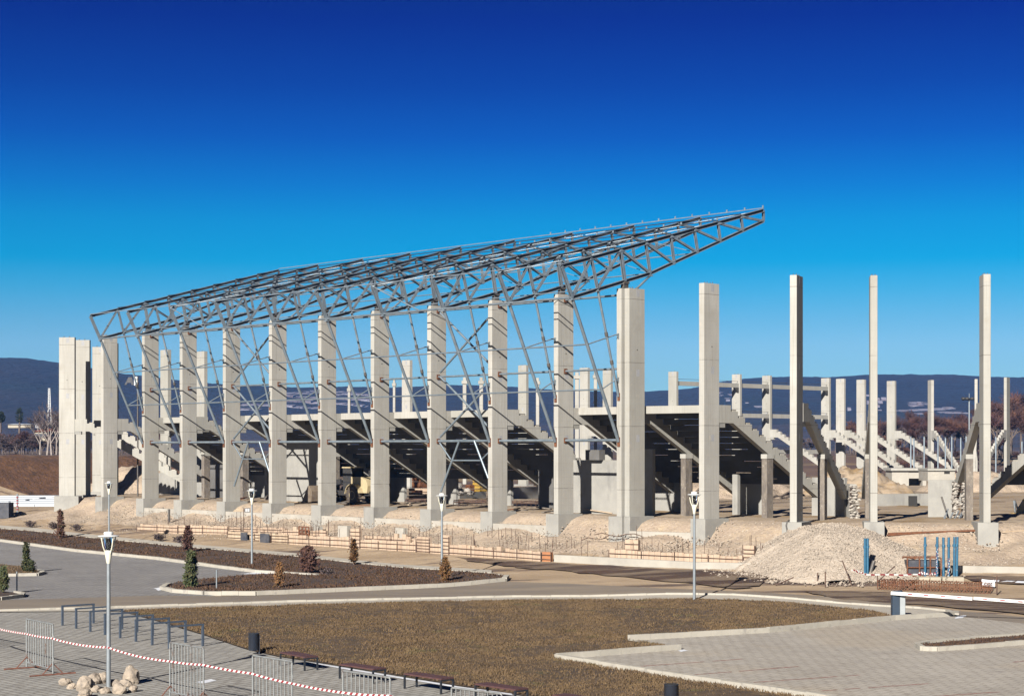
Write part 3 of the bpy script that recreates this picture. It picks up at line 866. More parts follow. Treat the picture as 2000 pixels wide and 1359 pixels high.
fw(1588, 1652, 13.5, 6.0, 'concrete wall behind the post right of the shaded pillar')

# ground beams between the footings ------------------------------------------
for i in range(0, 10):
    if i == 9 or i == 0: continue
    a, c = fpt('A%d' % i, .64, -.10, 0), fpt('A%d' % (i + 1), -.64, -.10, 0)
    wall('ground_beam', 'pale ground beam joining the footings of %s and the next one' % who('A%d' % i), a, c, 1.75, 2.55, .35, M['concrete_white'], 'beam', 'ground beams between the footings')
a, c = fpt('A10', 1.2, -.1, 0), fpt('B1', -.64, -.10, 0)
wall('ground_beam', 'pale ground beam right of the twin end pillar footing', a, c, 1.7, 2.45, .35, M['concrete_white'], 'beam', 'ground beams between the footings')

# ------------------------------------------------------------------ steel roof
A10P = P(U[10], 0)
def sz(px, py):
    q = on_plane(px, py, A10P, E1)
    return ((q - A10P).dot(D2) - COLS, q.z)
TOPN = [sz(*p) for p in ((1096, 520), (1155, 505), (1212, 488), (1261, 475), (1310, 461), (1356, 449), (1402, 437), (1447, 424.5), (1491, 411))]
BOTN = [sz(*p) for p in ((1117, 581), (1167, 564), (1220, 549), (1270, 534), (1317, 516), (1363, 494), (1407, 471), (1451, 450), (1491, 432))]
# straighten the chords
ta, tb = TOPN[0], TOPN[-1]
TOPN = [(y, ta[1] + (tb[1] - ta[1]) * (y - ta[0]) / (tb[0] - ta[0])) for y, z in TOPN]
ZOFF = ZB
def q3(n, x=0.0): return Vector((x, n[0], n[1] - ZOFF))
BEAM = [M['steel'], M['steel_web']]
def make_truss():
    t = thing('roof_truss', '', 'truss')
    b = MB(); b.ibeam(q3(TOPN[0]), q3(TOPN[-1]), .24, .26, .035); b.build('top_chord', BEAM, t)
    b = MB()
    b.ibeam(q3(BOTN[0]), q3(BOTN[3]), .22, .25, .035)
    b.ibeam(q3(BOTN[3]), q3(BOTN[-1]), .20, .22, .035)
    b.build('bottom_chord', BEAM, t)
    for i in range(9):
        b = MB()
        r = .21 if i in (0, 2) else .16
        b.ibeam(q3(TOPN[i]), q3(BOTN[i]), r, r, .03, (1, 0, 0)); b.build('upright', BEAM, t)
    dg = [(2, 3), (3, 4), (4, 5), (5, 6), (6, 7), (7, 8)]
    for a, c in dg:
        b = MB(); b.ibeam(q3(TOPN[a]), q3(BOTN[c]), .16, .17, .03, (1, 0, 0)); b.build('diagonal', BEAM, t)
    for a, c in ((2, 1), (1, 0)):
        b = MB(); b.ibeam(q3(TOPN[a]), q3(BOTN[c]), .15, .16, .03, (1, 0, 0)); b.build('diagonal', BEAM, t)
    y, z = BOTN[2][0], BOTN[2][1]
    b = MB()
    b.box(-.2, .2, y - .28, y + .28, ZT - ZOFF + .001, ZT - ZOFF + .06)
    b.box(-.16, .16, y - .22, y + .22, ZT - ZOFF + .06, z - ZOFF - .10)
    for s in (-1, 1): b.box(s * .2 - .02, s * .2 + .02, y - .26, y + .26, z - ZOFF - .2, z - ZOFF - .05)
    b.build('bearing', M['bearing'], t)
    for i in (0, 1, 3):
        b = MB(); b.box(-.14, .14, BOTN[i][0] - .16, BOTN[i][0] + .16, BOTN[i][1] - ZOFF - .2, BOTN[i][1] - ZOFF - .13); b.build('joint_plate', M['steel'], t)
    return t
TR = None
KS = list(range(1, 11))
for i, k in enumerate(KS):
    x, y, a = FR['A%d' % k]
    lab = '%s roof truss from the left, sloping galvanised steel' % ORD[i] if k < 10 else 'last roof truss at the right, its open tip highest of all'
    if k == 1: lab = 'leftmost roof truss, smallest looking, its tail at the far left'
    if TR is None:
        TR = make_truss(); t = TR; t.location = (x, y, ZB); t.rotation_euler = (0, 0, -R(a)); tag(t, lab, None, 'sloping steel roof trusses')
    else: t = dup(TR, (x, y, ZB), -R(a), lab)

# outer struts, hangers and braces of the facade
so_top, so_bot = BOTN[0], sz(1208, 862)
si_top, si_bot = BOTN[1], sz(1210, 762)
so_bot = (-.05, so_bot[1]); si_bot = (-.05, 11.6)
def onl(a, c, z):
    f = (z - a[1]) / (c[1] - a[1])
    return (a[0] + (c[0] - a[0]) * f, z)
RZ1, RZ2 = 15.05, 12.05            # levels of the two facade rails on the outer struts
def make_strut():
    t = thing('facade_strut', '', 'strut')
    b = MB(); b.tube(q3(so_top), q3(so_bot), .115, 10); b.build('tube', M['steel_light'], t)
    b = MB(); b.box(-.12, .12, -.06, -.001, so_bot[1] - ZOFF - .35, so_bot[1] - ZOFF + .30); b.build('wall_plate', M['rust'], t)
    for z in (RZ1, RZ2):
        a = onl(so_top, so_bot, z)
        b = MB(); b.tube(q3(a), (0, -.03, z + .85 - ZOFF), .045, 6); b.build('brace_arm', M['steel'], t)
        b = MB(); b.prism([(-.26, z + .80 - ZOFF), (0, z + .80 - ZOFF), (0, z + .45 - ZOFF)], (0, 0, 0), (0, 1, 0), (0, 0, 1), (1, 0, 0), .05); b.build('bracket', M['steel'], t)
    return t
def make_hanger():
    t = thing('facade_hanger', '', 'strut')
    b = MB(); b.tube(q3(si_top), q3(si_bot), .085, 10); b.build('tube', M['steel_light'], t)
    for f in (.42, .68):
        p, q = q3(si_top), q3(si_bot)
        c = p.lerp(q, f)
        d = (q - p).normalized() * .14
        b = MB(); b.tube(c - d, c + d, .12, 10); b.build('sleeve', M['bearing'], t)
    b = MB(); b.box(-.11, .11, -.05, -.001, si_bot[1] - ZOFF - .28, si_bot[1] - ZOFF + .25); b.build('wall_plate', M['rust'], t)
    return t
def make_knee():
    t = thing('knee_brace', '', 'strut')
    b = MB(); b.tube((0, 1.58, ZT - ZOFF - .05), q3((BOTN[3][0], BOTN[3][1] - .15)), .08, 8); b.build('tube', M['steel_light'], t)
    b = MB(); b.box(-.1, .1, 1.552, 1.62, ZT - ZOFF - .4, ZT - ZOFF - .001); b.build('wall_plate', M['rust'], t)
    return t
S1 = S2 = S3 = None
for i, k in enumerate(KS):
    x, y, a = FR['A%d' % k]
    kk = '%s roof pillar' % ORD[k - 1] if k < 10 else 'right end pillar of the roof'
    loc, rot = (x, y, ZB), -R(a)
    l1, l2, l3 = 'long slanted tube strut running down to the ' + kk, 'short slanted tube hanger running down to the ' + kk, 'short knee brace behind the top of the ' + kk
    if S1 is None:
        S1, S2, S3 = make_strut(), make_hanger(), make_knee()
        for t, l, g in ((S1, l1, 'long slanted facade struts'), (S2, l2, 'short slanted facade hangers'), (S3, l3, 'knee braces under the roof')):
            t.location = loc; t.rotation_euler = (0, 0, rot); tag(t, l, None, g)
    else:
        dup(S1, loc, rot, l1); dup(S2, loc, rot, l2); dup(S3, loc, rot, l3)

# horizontal rails and pipes, bay by bay
BAYS = [('A%d' % k, 'A%d' % (k + 1)) for k in range(1, 10)]
def pipe(name, lab, cat, p, q, r, m, grp, n=8, ends=None):
    t = thing(name, lab, cat, p, 0, grp)
    b = MB(); b.tube(p, q, r, n); b.build('tube', M[m], t, t.location)
    if ends:
        d = (Vector(q) - Vector(p)).normalized()
        for e, s in ((p, 1), (q, -1)):
            b = MB(); b.bar(Vector(e), Vector(e) + d * s * .06, .30, .36); b.build('end_plate', M[ends], t, t.location)
    return t
for bi, (k1, k2) in enumerate(BAYS):
    wh = '%s roof bay from the left' % ORD[bi]
    for z, nm in ((RZ1, 'upper'), (RZ2, 'lower')):
        a = onl(so_top, so_bot, z)
        pipe('facade_rail', '%s thin facade rail outside the %s' % (nm, wh), 'rail', fpt(k1, 0, a[0], z), fpt(k2, 0, a[0], z), .055, 'steel_light', 'thin facade rails')
    for z, nm, r in ((18.62, 'top', .075), (13.55, 'middle', .075), (8.62, 'bottom', .10)):
        pipe('tie_pipe', '%s tie pipe joining the pillars of the %s' % (nm, wh), 'pipe', fpt(k1, .235, .72, z), fpt(k2, -.235, .72, z), r, 'steel_light', 'tie pipes between pillars', 8, 'rust')
    pipe('outer_chord_rail', 'long rail at the outer truss ends over the %s' % wh, 'rail', fpt(k1, 0, BOTN[0][0], BOTN[0][1]), fpt(k2, 0, BOTN[0][0], BOTN[0][1]), .075, 'steel_light', 'rails at the outer truss ends')

# purlins along the whole roof
def cleat_mb(c):
    b = MB(); b.bar(c + UZ * .02, c + UZ * .20, .12, .04, D2); return b
pn = ['at the outer top edge', 'second row from the outer edge', 'third row from the outer edge', 'fourth row from the outer edge', 'middle row', 'fourth row from the tips', 'third row from the tips', 'second row from the tips', 'along the truss tips']
for i in range(9):
    y, z = TOPN[i][0], TOPN[i][1] + .18
    p, q = fpt('A1', 0, y, z), fpt('A10', 0, y, z)
    t = thing('roof_purlin', 'long steel purlin of the roof, ' + pn[i], 'purlin', p, 0, 'roof purlins')
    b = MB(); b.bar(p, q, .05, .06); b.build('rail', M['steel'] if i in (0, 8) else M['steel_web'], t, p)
    if i in (6, 8):
        tot = (q - p).length
        for j in range(14):
            d = tot - 1.75 * j - .05
            cleat_mb(p + (q - p).normalized() * d).build('cleat', M['steel'], t, p)
for i, lab in ((1, 'second row from the outer edge'), (3, 'just inside the pillars'), (5, 'halfway out along the cantilever')):
    p, q = fpt('A1', 0, BOTN[i][0], BOTN[i][1]), fpt('A10', 0, BOTN[i][0], BOTN[i][1])
    pipe('lower_purlin', 'long lower tie of the roof, ' + lab, 'purlin', p, q, .04, 'steel', 'lower roof ties', 6)

# cross bracing rods
def rods(name, lab, segs, r, m='steel', grp=None, cat='bracing'):
    t = thing(name, lab, cat, segs[0][0], 0, grp)
    for p, q in segs:
        b = MB(); b.tube(p, q, r, 6); b.build('rod', M[m], t, t.location)
    return t
for (k1, k2, nm) in (('A3', 'A4', 'third'), ('A7', 'A8', 'seventh'), ('A9', 'A10', 'ninth')):
    sg = []
    for i in (0, 2, 4, 6):
        a, c = TOPN[i], TOPN[i + 2]
        sg += [(fpt(k1, 0, a[0], a[1] + .02), fpt(k2, 0, c[0], c[1] + .02)), (fpt(k2, 0, a[0], a[1] + .02), fpt(k1, 0, c[0], c[1] + .02))]
    rods('roof_cross_bracing', 'crossed thin rods in the roof plane over the %s bay' % nm, sg, .028, grp='crossed rods in the roof')
for bi, (k1, k2) in enumerate(BAYS):
    sg = []
    for i in (3, 5):
        a, c = TOPN[i], BOTN[i]
        sg += [(fpt(k1, 0, a[0], a[1]), fpt(k2, 0, c[0], c[1])), (fpt(k2, 0, a[0], a[1]), fpt(k1, 0, c[0], c[1]))]
    rods('truss_bracing', 'crossed rods between the trusses of the %s bay from left' % ORD[bi], sg, .025, grp='crossed rods between trusses')
for (k1, k2, nm) in (('A3', 'A4', 'third'), ('A7', 'A8', 'seventh')):
    a, c = TOPN[0], BOTN[0]
    rods('end_diagonal', 'single sloping rod at the outer truss ends of the %s bay' % nm, [(fpt(k1, 0, a[0], a[1]), fpt(k2, 0, c[0], c[1]).lerp(fpt(k1, 0, c[0], c[1]), .38))], .045, 'steel_light', 'single rods at the truss ends')

# wind bracing of two bays (third and seventh)
pl7 = fpt('A7', 0, .5, 0)
def b7(px, py): return on_plane(px, py, pl7, D2)
X7 = [((860, 611), (955, 709)), ((956, 619), (860, 727)), ((860, 736), (956, 835)), ((942, 766), (860, 853)), ((897, 861), (861, 960)), ((926.5, 861), (954, 934)), ((859, 865), (880.5, 897)), ((955, 883), (940.5, 897)), ((884, 899), (940, 899))]
for dk, nm in ((0, 'seventh'), (-4, 'third')):
    sg = [(b7(*p) + E1 * 7 * dk, b7(*q) + E1 * 7 * dk) for p, q in X7]
    t = thing('wind_bracing', 'crossed wind bracing tubes with a chevron foot in the %s roof bay' % nm, 'bracing', sg[0][0], 0, 'wind bracing tubes between pillars')
    for i, (p, q) in enumerate(sg):
        b = MB(); b.tube(p, q, .085 if i < 6 else .06, 8); b.build('tube', M['steel_light'], t, t.location)

# beams joining the far pillars
for (i0, i1) in ((6, 7), (7, 8), (8, 9)):
    for z, nm in ((17.35, 'upper'), (12.95, 'lower'), (7.6, 'lowest')):
        if nm != 'upper' and i0 == 6: continue
        if nm == 'lowest' and i0 != 8: continue
        a, c = fpt(EF[i0], -.23, 1.2, z), fpt(EF[i1], .23, 1.2, z)
        t = thing('link_beam', '%s concrete beam between far pillars, %s gap from the left' % (nm, ORD[i0 - 6]), 'beam', a, 0, 'concrete beams between far pillars')
        b = MB(); b.bar(a, c, .35, .62); b.build('beam', M['concrete'], t, a)
        d = (c - a).normalized()
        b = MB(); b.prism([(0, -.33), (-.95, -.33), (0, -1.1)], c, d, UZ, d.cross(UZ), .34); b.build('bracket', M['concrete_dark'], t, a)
        b = MB(); b.bar(a + UZ * .62, c + UZ * .62, .05, .05); b.build('handrail', M['bearing'], t, a)

# ------------------------------------------------------------------ street lamps
def make_lamp(h=5.3):
    t = thing('street_lamp', '', 'street lamp')
    b = MB(); b.tube((0, 0, -.1), (0, 0, h - 1.05), .082, 12, .062); b.build('pole', M['galv'], t)
    b = MB(); b.lathe([(.06, h - 1.15), (.075, h - 1.1), (.14, h - .74), (.13, h - .70)], 14); b.build('cup', M['lamp_cream'], t)
    for i in range(4):
        a = math.pi / 4 + i * math.pi / 2
        c, s = math.cos(a), math.sin(a)
        b = MB(); b.path([(c * .10, s * .10, h - .84), (c * .22, s * .22, h - .55), (c * .27, s * .27, h - .30), (c * .25, s * .25, h - .20)], .022, 6)
        b.build('arm', M['lamp_cream'], t)
    b = MB(); b.lathe([(.10, h - .70), (.13, h - .6), (.17, h - .26), (.17, h - .22)], 14); b.build('lens', M['glass'], t)
    b = MB(); b.lathe([(.05, h - .68), (.07, h - .5), (.05, h - .3)], 10); b.build('reflector', M['machine_dark'], t)
    b = MB(); b.lathe([(.14, h - .24), (.34, h - .235), (.36, h - .22), (.34, h - .205), (.18, h - .185)], 28); b.build('shade', M['lamp_white'], t)
    b = MB(); b.lathe([(.15, h - .184), (.165, h - .12), (.145, h - .08), (.01, h - .065)], 18); b.build('top_cap', M['lamp_white'], t)
    return t
g_ = bpy.data.materials.new('glass'); g_.use_nodes = True
pb = g_.node_tree.nodes['Principled BSDF']
pb.inputs['Transmission Weight'].default_value = 1.0; pb.inputs['Roughness'].default_value = .08; pb.inputs['Base Color'].default_value = (.8, .86, .9, 1)
M['glass'] = g_
LA = make_lamp()
lamps = [((212, 1341), 'near street lamp rising out of the ring of boulders', 1.0),
         ((213, 1064), 'street lamp far behind the near one, in line with its pole', .98),
         ((492, 1104), 'street lamp in the brown bed by the wood formwork, left of the bushes', 1.0),
         ((863, 1132), 'street lamp behind the orange shrub in front of the roofed stand', 1.0),
         ((1356, 1173), 'street lamp on the far lawn edge before the first free pillar', 1.1)]
for i, (p, lab, sc) in enumerate(lamps):
    g = gnd(*p)
    if i == 0:
        LA.location = g; tag(LA, lab, None, 'street lamps with disc shades'); t = LA
    else: t = dup(LA, g, random.uniform(-.3, .3), lab)
    t.scale = (1, 1, sc)
g = gnd(213, 1064)

# ------------------------------------------------------------------ plaza furniture (everything is square to the stand)
def sgnd(px, py):
    return gnd(px, py)
AU = math.atan2(E1.y, E1.x)
# crowd barriers: width 2.5, height 1.8, local x along the row
def make_barrier():
    t = thing('crowd_barrier', '', 'barrier')
    b = MB(); h, w_ = 1.8, 2.35
    pts = [(0, 0, .06), (0, 0, h - .03), (.04, 0, h), (w_ - .04, 0, h), (w_, 0, h - .03), (w_, 0, .06)]
    b.path(pts, .03, 8); b.tube((0, 0, .22), (w_, 0, .22), .026, 8)
    b.build('frame', M['barrier'], t)
    for i in range(1, 11):
        x = w_ * i / 11
        b = MB(); b.tube((x, 0, .22), (x, 0, h), .019, 6); b.build('bar', M['barrier'], t)
    for x in (.02, w_ - .02):
        b = MB()
        b.bar((x, -.85, .03), (x, .85, .03), .05, .045)
        b.bar((x, -.38, .045), (x, 0, .42), .03, .03); b.bar((x, .38, .045), (x, 0, .42), .03, .03)
        for s in (-.83, .83): b.box(x - .025, x + .025, s - .02, s + .02, 0, .03)
        b.build('foot', M['barrier_foot'], t)
    for z in (.55, 1.35):
        b = MB(); b.path([(w_, 0, z - .06), (w_ + .05, 0, z - .05), (w_ + .05, 0, z + .05), (w_, 0, z + .06)], .012, 6); b.build('hook', M['barrier'], t)
    return t
def htop(px, py, h):
    Y = (CAMH - h) * F / (py - HY)
    return Vector(((px - CX) / F * Y, Y, 0))
BARS = [(Vector((-23.0, 73.4, 0)), Vector((-21.3, 71.4, 0)), 'crowd barrier outside the left edge, only its shadow shows'),
        (gnd(51.8, 1305), gnd(103.5, 1318.5), 'rusty crowd barrier alone at the left with red feet'),
        (htop(332, 1255, 1.8), htop(397.5, 1265.6, 1.8), 'crowd barrier below the bike racks, right of the boulders'),
        (htop(493.6, 1280, 1.8), htop(570.4, 1292, 1.8), 'crowd barrier just below the litter bin'),
        (htop(670, 1310, 1.8), htop(762, 1323.7, 1.8), 'crowd barrier in front of the second bench'),
        (htop(882, 1343, 1.8), htop(980, 1355, 1.8), 'crowd barrier at the bottom edge before the fourth bench')]
BA = None
for p, q, lab in BARS:
    a = math.atan2(q.y - p.y, q.x - p.x)
    if BA is None:
        BA = make_barrier(); t = BA; t.location = (p.x, p.y, .012); t.rotation_euler = (0, 0, a); tag(t, lab, None, 'crowd barriers of the plaza')
    else: t = dup(BA, (p.x, p.y, .012), a, lab)
    t.scale = ((q - p).length / 2.35, 1, 1)

# barrier tape
def htape(px, py, base):
    return at(px, py, base)
tp = []
b1p, b1q = BARS[1][0], BARS[1][1]
def tz(px, py, pt): return Vector((pt.x, pt.y, CAMH - (py - HY) / F * pt.y))
off = Vector((-.03, -.05, 0))
l_ = gnd(212, 1341)
tp = [Vector((-21.3, 71.4, 1.30)), tz(0, 1236.5, b1p) + off, tz(0, 1245.5, b1q) + off, tz(0, 1263, l_) + Vector((0, -.09, 0))]
for k, (ya, yb) in ((2, (1290, 1297)), (3, (1314, 1333)), (4, (1351, 1357.5))):
    tp += [tz(0, ya, BARS[k][0]) + off, tz(0, yb, BARS[k][1]) + off]
tp.append(Vector((BARS[5][0].x, BARS[5][0].y - .05, 1.2)))
pts = []
for i, (p, q) in enumerate(zip(tp[:-1], tp[1:])):
    n = max(2, int((q - p).length / .12))
    sag = .02 if (q - p).length < 3 else .07
    for j in range(n):
        f = j / n
        pts.append(p.lerp(q, f) - UZ * sag * 4 * f * (1 - f))
pts.append(tp[-1])
t = thing('barrier_tape', 'red and white striped tape strung from barrier to barrier across the plaza', 'tape', (tp[0].x, tp[0].y, 0))
for c, nm, m in ((0, 'white_stripes', 'white_paint'), (1, 'red_stripes', 'red_paint')):
    b = MB(); acc = 0
    for p, q in zip(pts[:-1], pts[1:]):
        d = (q - p)
        L = d.length; dn = d.normalized()
        up = (UZ - dn * dn.z).normalized()
        nn = max(1, int(round(L / .11)))
        for k in range(nn):
            if (acc + k) % 2 == c:
                u, v = p.lerp(q, k / nn), p.lerp(q, (k + 1) / nn)
                sl = dn * .035
                e = dn.cross(up) * .002
                b.hexa([u - up * .033 - sl - e, v - up * .033 - sl - e, v - up * .033 - sl + e, u - up * .033 - sl + e, u + up * .033 + sl - e, v + up * .033 + sl - e, v + up * .033 + sl + e, u + up * .033 + sl + e])
        acc += nn
    b.build(nm, M[m], t, t.location)

# bike racks
def make_rack():
    t = thing('bike_rack', '', 'bike rack')
    L, h = 1.55, .86
    b = MB(); b.box(-.042, .042, -.042, .042, -.02, h); b.build('leg', M['rack'], t)
    b = MB(); b.box(-.042, .042, L - .042, L + .042, -.02, h); b.build('leg', M['rack'], t)
    b = MB(); b.box(-.034, .034, -.05, L + .05, h + .001, h + .07); b.build('top_rail', M['rack'], t)
    return t
r0, r7 = gnd(122, 1221.5), gnd(330.4, 1267)
RA = None
rl = ['nearest the road, first from the left', 'second from the left', 'third from the left', 'fourth from the left, behind the lamp pole', 'fourth from the right', 'third from the right', 'second from the right', 'rightmost, right above a crowd barrier']
for i in range(8):
    p = r0.lerp(r7, i / 7)
    lab = 'dark grey steel bike hoop on the plaza, ' + rl[i]
    rot = -R(AZA + 2)
    if RA is None:
        RA = make_rack(); t = RA; t.location = p; t.rotation_euler = (0, 0, rot); tag(t, lab, None, 'row of bike racks')
    else: dup(RA, p, rot, lab)

# benches
def make_bench():
    t = thing('park_bench', '', 'bench')
    L, D, h = 1.93, .56, .46
    for i in range(4):
        y = i * D / 4 + .005
        b = MB(); b.box(.0, L, y, y + D / 4 - .012, h, h + .05); b.build('seat_slat', M['bench_wood'], t)
    for x in (.03, L - .03):
        b = MB()
        b.box(x - .03, x + .03, -.01, .045, -.02, h - .001); b.box(x - .03, x + .03, D - .05, D + .005, -.02, h - .001)
        b.box(x - .03, x + .03, .045, D - .05, h - .05, h - .001)
        b.build('leg_frame', M['bench_leg'], t)
    return t
BN = None
for i, (p, q, lab) in enumerate([((546.5, 1300), (608, 1313), 'dark red bench beside the litter bin'), ((661.7, 1324.6), (730.6, 1335.6), 'second bench from the litter bin, partly behind a barrier'),
                               ((785.7, 1345), (860.7, 1356), 'third bench from the litter bin, no barrier before it'), ((923.7, 1363), (1007, 1376), 'fourth bench from the litter bin at the bottom edge'),
                               ((1077, 1386), (1160, 1400), 'last bench, cut by the bottom edge of the picture')]):
    a, c = [Vector(((x - CX) / F * (F * CAMH / (y - HY)), F * CAMH / (y - HY), .012)) for x, y in (p, q)]
    if i > 0: a = Vector((-6.04 + 2.42 * (i - 1), 63.4 - 2.65 * (i - 1), .012)); c = a + E1 * 1.93
    rot = math.atan2(c.y - a.y, c.x - a.x)
    if BN is None:
        BN = make_bench(); t = BN; t.location = a; t.rotation_euler = (0, 0, rot); tag(t, lab, None, 'row of dark red benches')
    else: dup(BN, a, rot, lab)

# litter bins
def make_bin():
    t = thing('litter_bin', '', 'bin')
    b = MB(); b.lathe([(.205, .16), (.215, .18), (.215, .80), (.222, .81), (.222, .83)], 24); b.build('drum', M['bin'], t)
    b = MB(); b.lathe([(.20, .831), (.17, .836), (.05, .80)], 20); b.build('opening', M['hole'], t)
    b = MB(); b.box(.17, .23, -.05, .05, -.02, .75); b.build('post', M['bin'], t)
    b = MB(); b.box(.12, .28, -.10, .10, 0, .012); b.build('base_plate', M['bin'], t)
    return t
BI = make_bin()
g = gnd(496, 1277); BI.location = g; BI.rotation_euler = (0, 0, .1); tag(BI, 'dark blue cylindrical litter bin at the lawn corner', None, 'litter bins')
g = Vector((311 / F * 54.9, 54.9, .09)); dup(BI, g, .4, 'litter bin cut by the bottom edge, only its rim visible')

# boulders round the lamp
RKS = [(140, 1345, 8, 'flat grey boulder, leftmost of the ring', .8), (166, 1348, 14, 'round grey boulder with a dark band, left of the lamp', 1.15), (184, 1335, 14, 'orange tinted boulder behind the round grey one', .9), (128, 1338, 10, 'pale low stone at the back left of the ring', .5),
       (199, 1334, 11, 'tall boulder right behind the lamp foot', 1.2), (222, 1339, 10, 'pale boulder just right of the lamp pole', .8), (256, 1335, 14, 'largest boulder, tall rough one at the right', 1.55), (246, 1341, 10, 'rounded boulder leaning on the largest one', 1.0),
       (166, 1361, 12, 'front boulder at the bottom edge left of the lamp', .8), (186, 1351, 9, 'small brown stone in front, left of the lamp foot', .65), (205, 1354, 9, 'small stone at the front of the lamp foot', .7), (233, 1354, 13, 'square pale boulder in front, right of the lamp', .95), (259, 1351, 9, 'small triangular stone in front of the largest boulder', .95)]
for i, (px, py, r, lab, asp) in enumerate(RKS):
    g = gnd(px, py) if py < 1359 else at(px, py, F * CAMH / (py - HY))
    rr = r * g.y / F * 1.25; asp = max(.75, asp * .85)
    b = MB(); b.blob((g.x, g.y, rr * asp * .55), rr, rr * .85, rr * asp * .95, i + 3, 3, .42, 1.0, random.random() * 6)
    o = b.build('boulder', M['rock']); tag(o, lab, 'boulder', 'boulders around the lamp')

# vehicle gate -------------------------------------------------------------
g = gnd(1752, 1207)
t = thing('barrier_gate', 'white vehicle barrier arm with red marks on a dark blue post', 'gate', g, 0)
hh = 50 * g.y / F
b = MB(); b.cham(-.26, .10, -.2, .2, 0, hh, .02); b.build('post', M['gate_blue'], t)
b = MB(); b.cham(.102, .36, -.19, .19, 0, hh - .12, .02); b.build('side_panel', M['gate_grey'], t)
b = MB(); b.cham(-.20, .24, -.16, .16, hh + .001, hh + .10, .05); b.build('top_cap', M['gate_blue'], t)
b = MB()
p0 = at(1740, 1157.5, g.y - .26); 
p1 = at(1899, 1168.5, g.y - 1.2)
p2 = at(2120, 1184, g.y - 2.4)
b.bar(p0, p1, .05, .155); b.bar(p1 + Vector((.06, 0, .02)), p2 + Vector((0, 0, .02)), .045, .135)
b.build('arm', M['white_paint'], t, g)
b = MB()
for px, y_ in ((1777, 1159.6), (1808.5, 1161.8), (1842, 1164), (1874, 1166.2), (1923, 1169), (1958, 1171.6), (1993, 1174.3), (2028, 1176.8)):
    f = (px - 1740) / (2120 - 1740)
    c = at(px, y_, g.y - .26 - 2.14 * f - .06)
    d = (p2 - p0).normalized()
    b.bar(c - d * .11, c + d * .11, .02, .045)
b.build('red_marks', M['red_paint'], t, g)

# grey posts
for (px, py, h, lab) in ((423, 1153, 1.15, 'thin grey post on the kerbed island beside the green conifer'), (33, 1157, 1.15, 'thin grey post at the left edge beside the small islands')):
    g = gnd(px, py)
    t = thing('sign_post', lab, 'post', g, 0, 'thin grey posts')
    b = MB(); b.tube((0, 0, 0), (0, 0, h), .045, 8); b.build('tube', M['galv'], t)
    b = MB(); b.tube((0, 0, h + .001), (0, 0, h + .03), .055, 8); b.build('cap', M['galv'], t)

# ------------------------------------------------------------------ formwork and starter bars
def formwork(lab, p, q, yt0, yt1, cells=None, waler=2, bars=0, mat_='wood', grp='wooden formwork along the trench', top=True, th=.16):
    """p, q = (px, y of the foot); yt0, yt1 = y of the top edge at both ends"""
    a, c = gnd(*p), gnd(*q)
    ha, hc = (p[1] - yt0) / F * a.y, (q[1] - yt1) / F * c.y
    t = thing('formwork_wall', lab, 'formwork', a, 0, grp)
    L = (c - a).length
    d = (c - a).normalized()
    nrm = Vector((d.y, -d.x, 0)).normalized()
    if nrm.y > 0: nrm = -nrm
    n = max(1, int(L / .42))
    b = MB()
    for i in range(n):
        f0, f1 = (i + .03) / n, (i + .97) / n
        u, v = a.lerp(c, f0), a.lerp(c, f1)
        hu = ha + (hc - ha) * (f0 + f1) / 2 + random.uniform(-.05, .05) + (random.uniform(-.3, .25) if random.random() < .12 else 0)
        e = nrm * (th / 2 + random.uniform(0, .02))
        b.hexa([u - e - UZ * .25, v - e - UZ * .25, v + e - UZ * .25, u + e - UZ * .25, u - e + UZ * hu, v - e + UZ * hu, v + e + UZ * hu, u + e + UZ * hu])
    b.build('boards', M[mat_], t, a)
    for k in range(waler):
        f = (k + .45) / waler * .95
        b = MB(); b.bar(a + UZ * ha * f + nrm * (th / 2 + .06), c + UZ * hc * f + nrm * (th / 2 + .05), .04, .04); b.build('waler', M['rebar'], t, a)
    m = max(1, int(L / 2.1))
    for k in range(m + 1):
        f = k / m
        u = a.lerp(c, f) + nrm * (th / 2 + .11)
        hu = ha + (hc - ha) * f
        b = MB(); b.bar(u - UZ * .1, u + UZ * (hu + random.uniform(-.1, .25)), .035, .03); b.build('soldier', M['rebar'], t, a)
    for k in range(bars):
        f = random.random()
        u = a.lerp(c, f) - nrm * random.uniform(.05, .5)
        hu = ha + (hc - ha) * f
        b = MB(); b.tube(u, u + UZ * (hu + random.uniform(.3, .95)) + Vector((random.uniform(-.06, .06), 0, 0)), .017, 5); b.build('starter_bar', M['rebar'], t, a)
    if False:
        b = MB(); b.bar(a + UZ * (ha + .05), c + UZ * (hc + .05), th + .1, .06); b.build('cap_rail', M['plank'], t, a)
    return t
formwork('low wood formwork at the far left end of the trench', (270, 1037), (350, 1041), 1023, 1026, bars=6)
formwork('pinkish plywood formwork near the left lamp', (350, 1041), (447, 1043), 1024, 1028, bars=8)
formwork('grey patched low formwork behind the left lamp', (447, 1052), (500, 1055), 1038, 1040, bars=6, mat_='plank')
formwork('long thin formwork behind the grey patched one', (440, 1038), (560, 1043), 1029, 1031, bars=12, waler=2)
formwork('half boarded formwork right of the left lamp', (500, 1057), (566, 1061), 1040, 1043, bars=8, mat_='plank', waler=3)
formwork('second row formwork behind the half boarded one', (545, 1046), (640, 1049), 1034, 1036, bars=10)
formwork('formwork of yellow boards right of the leaning plank', (566, 1062), (690, 1070), 1045, 1049, bars=9)
formwork('tall formwork tower behind the orange slim shrub', (686, 1070), (706, 1071), 1032, 1033, waler=5, bars=2)
formwork('long formwork between the two towers', (706, 1071), (817, 1078), 1053, 1058, bars=10)
formwork('formwork tower left of the fourth lamp', (816, 1078), (842, 1080), 1048, 1049, waler=5, bars=3)
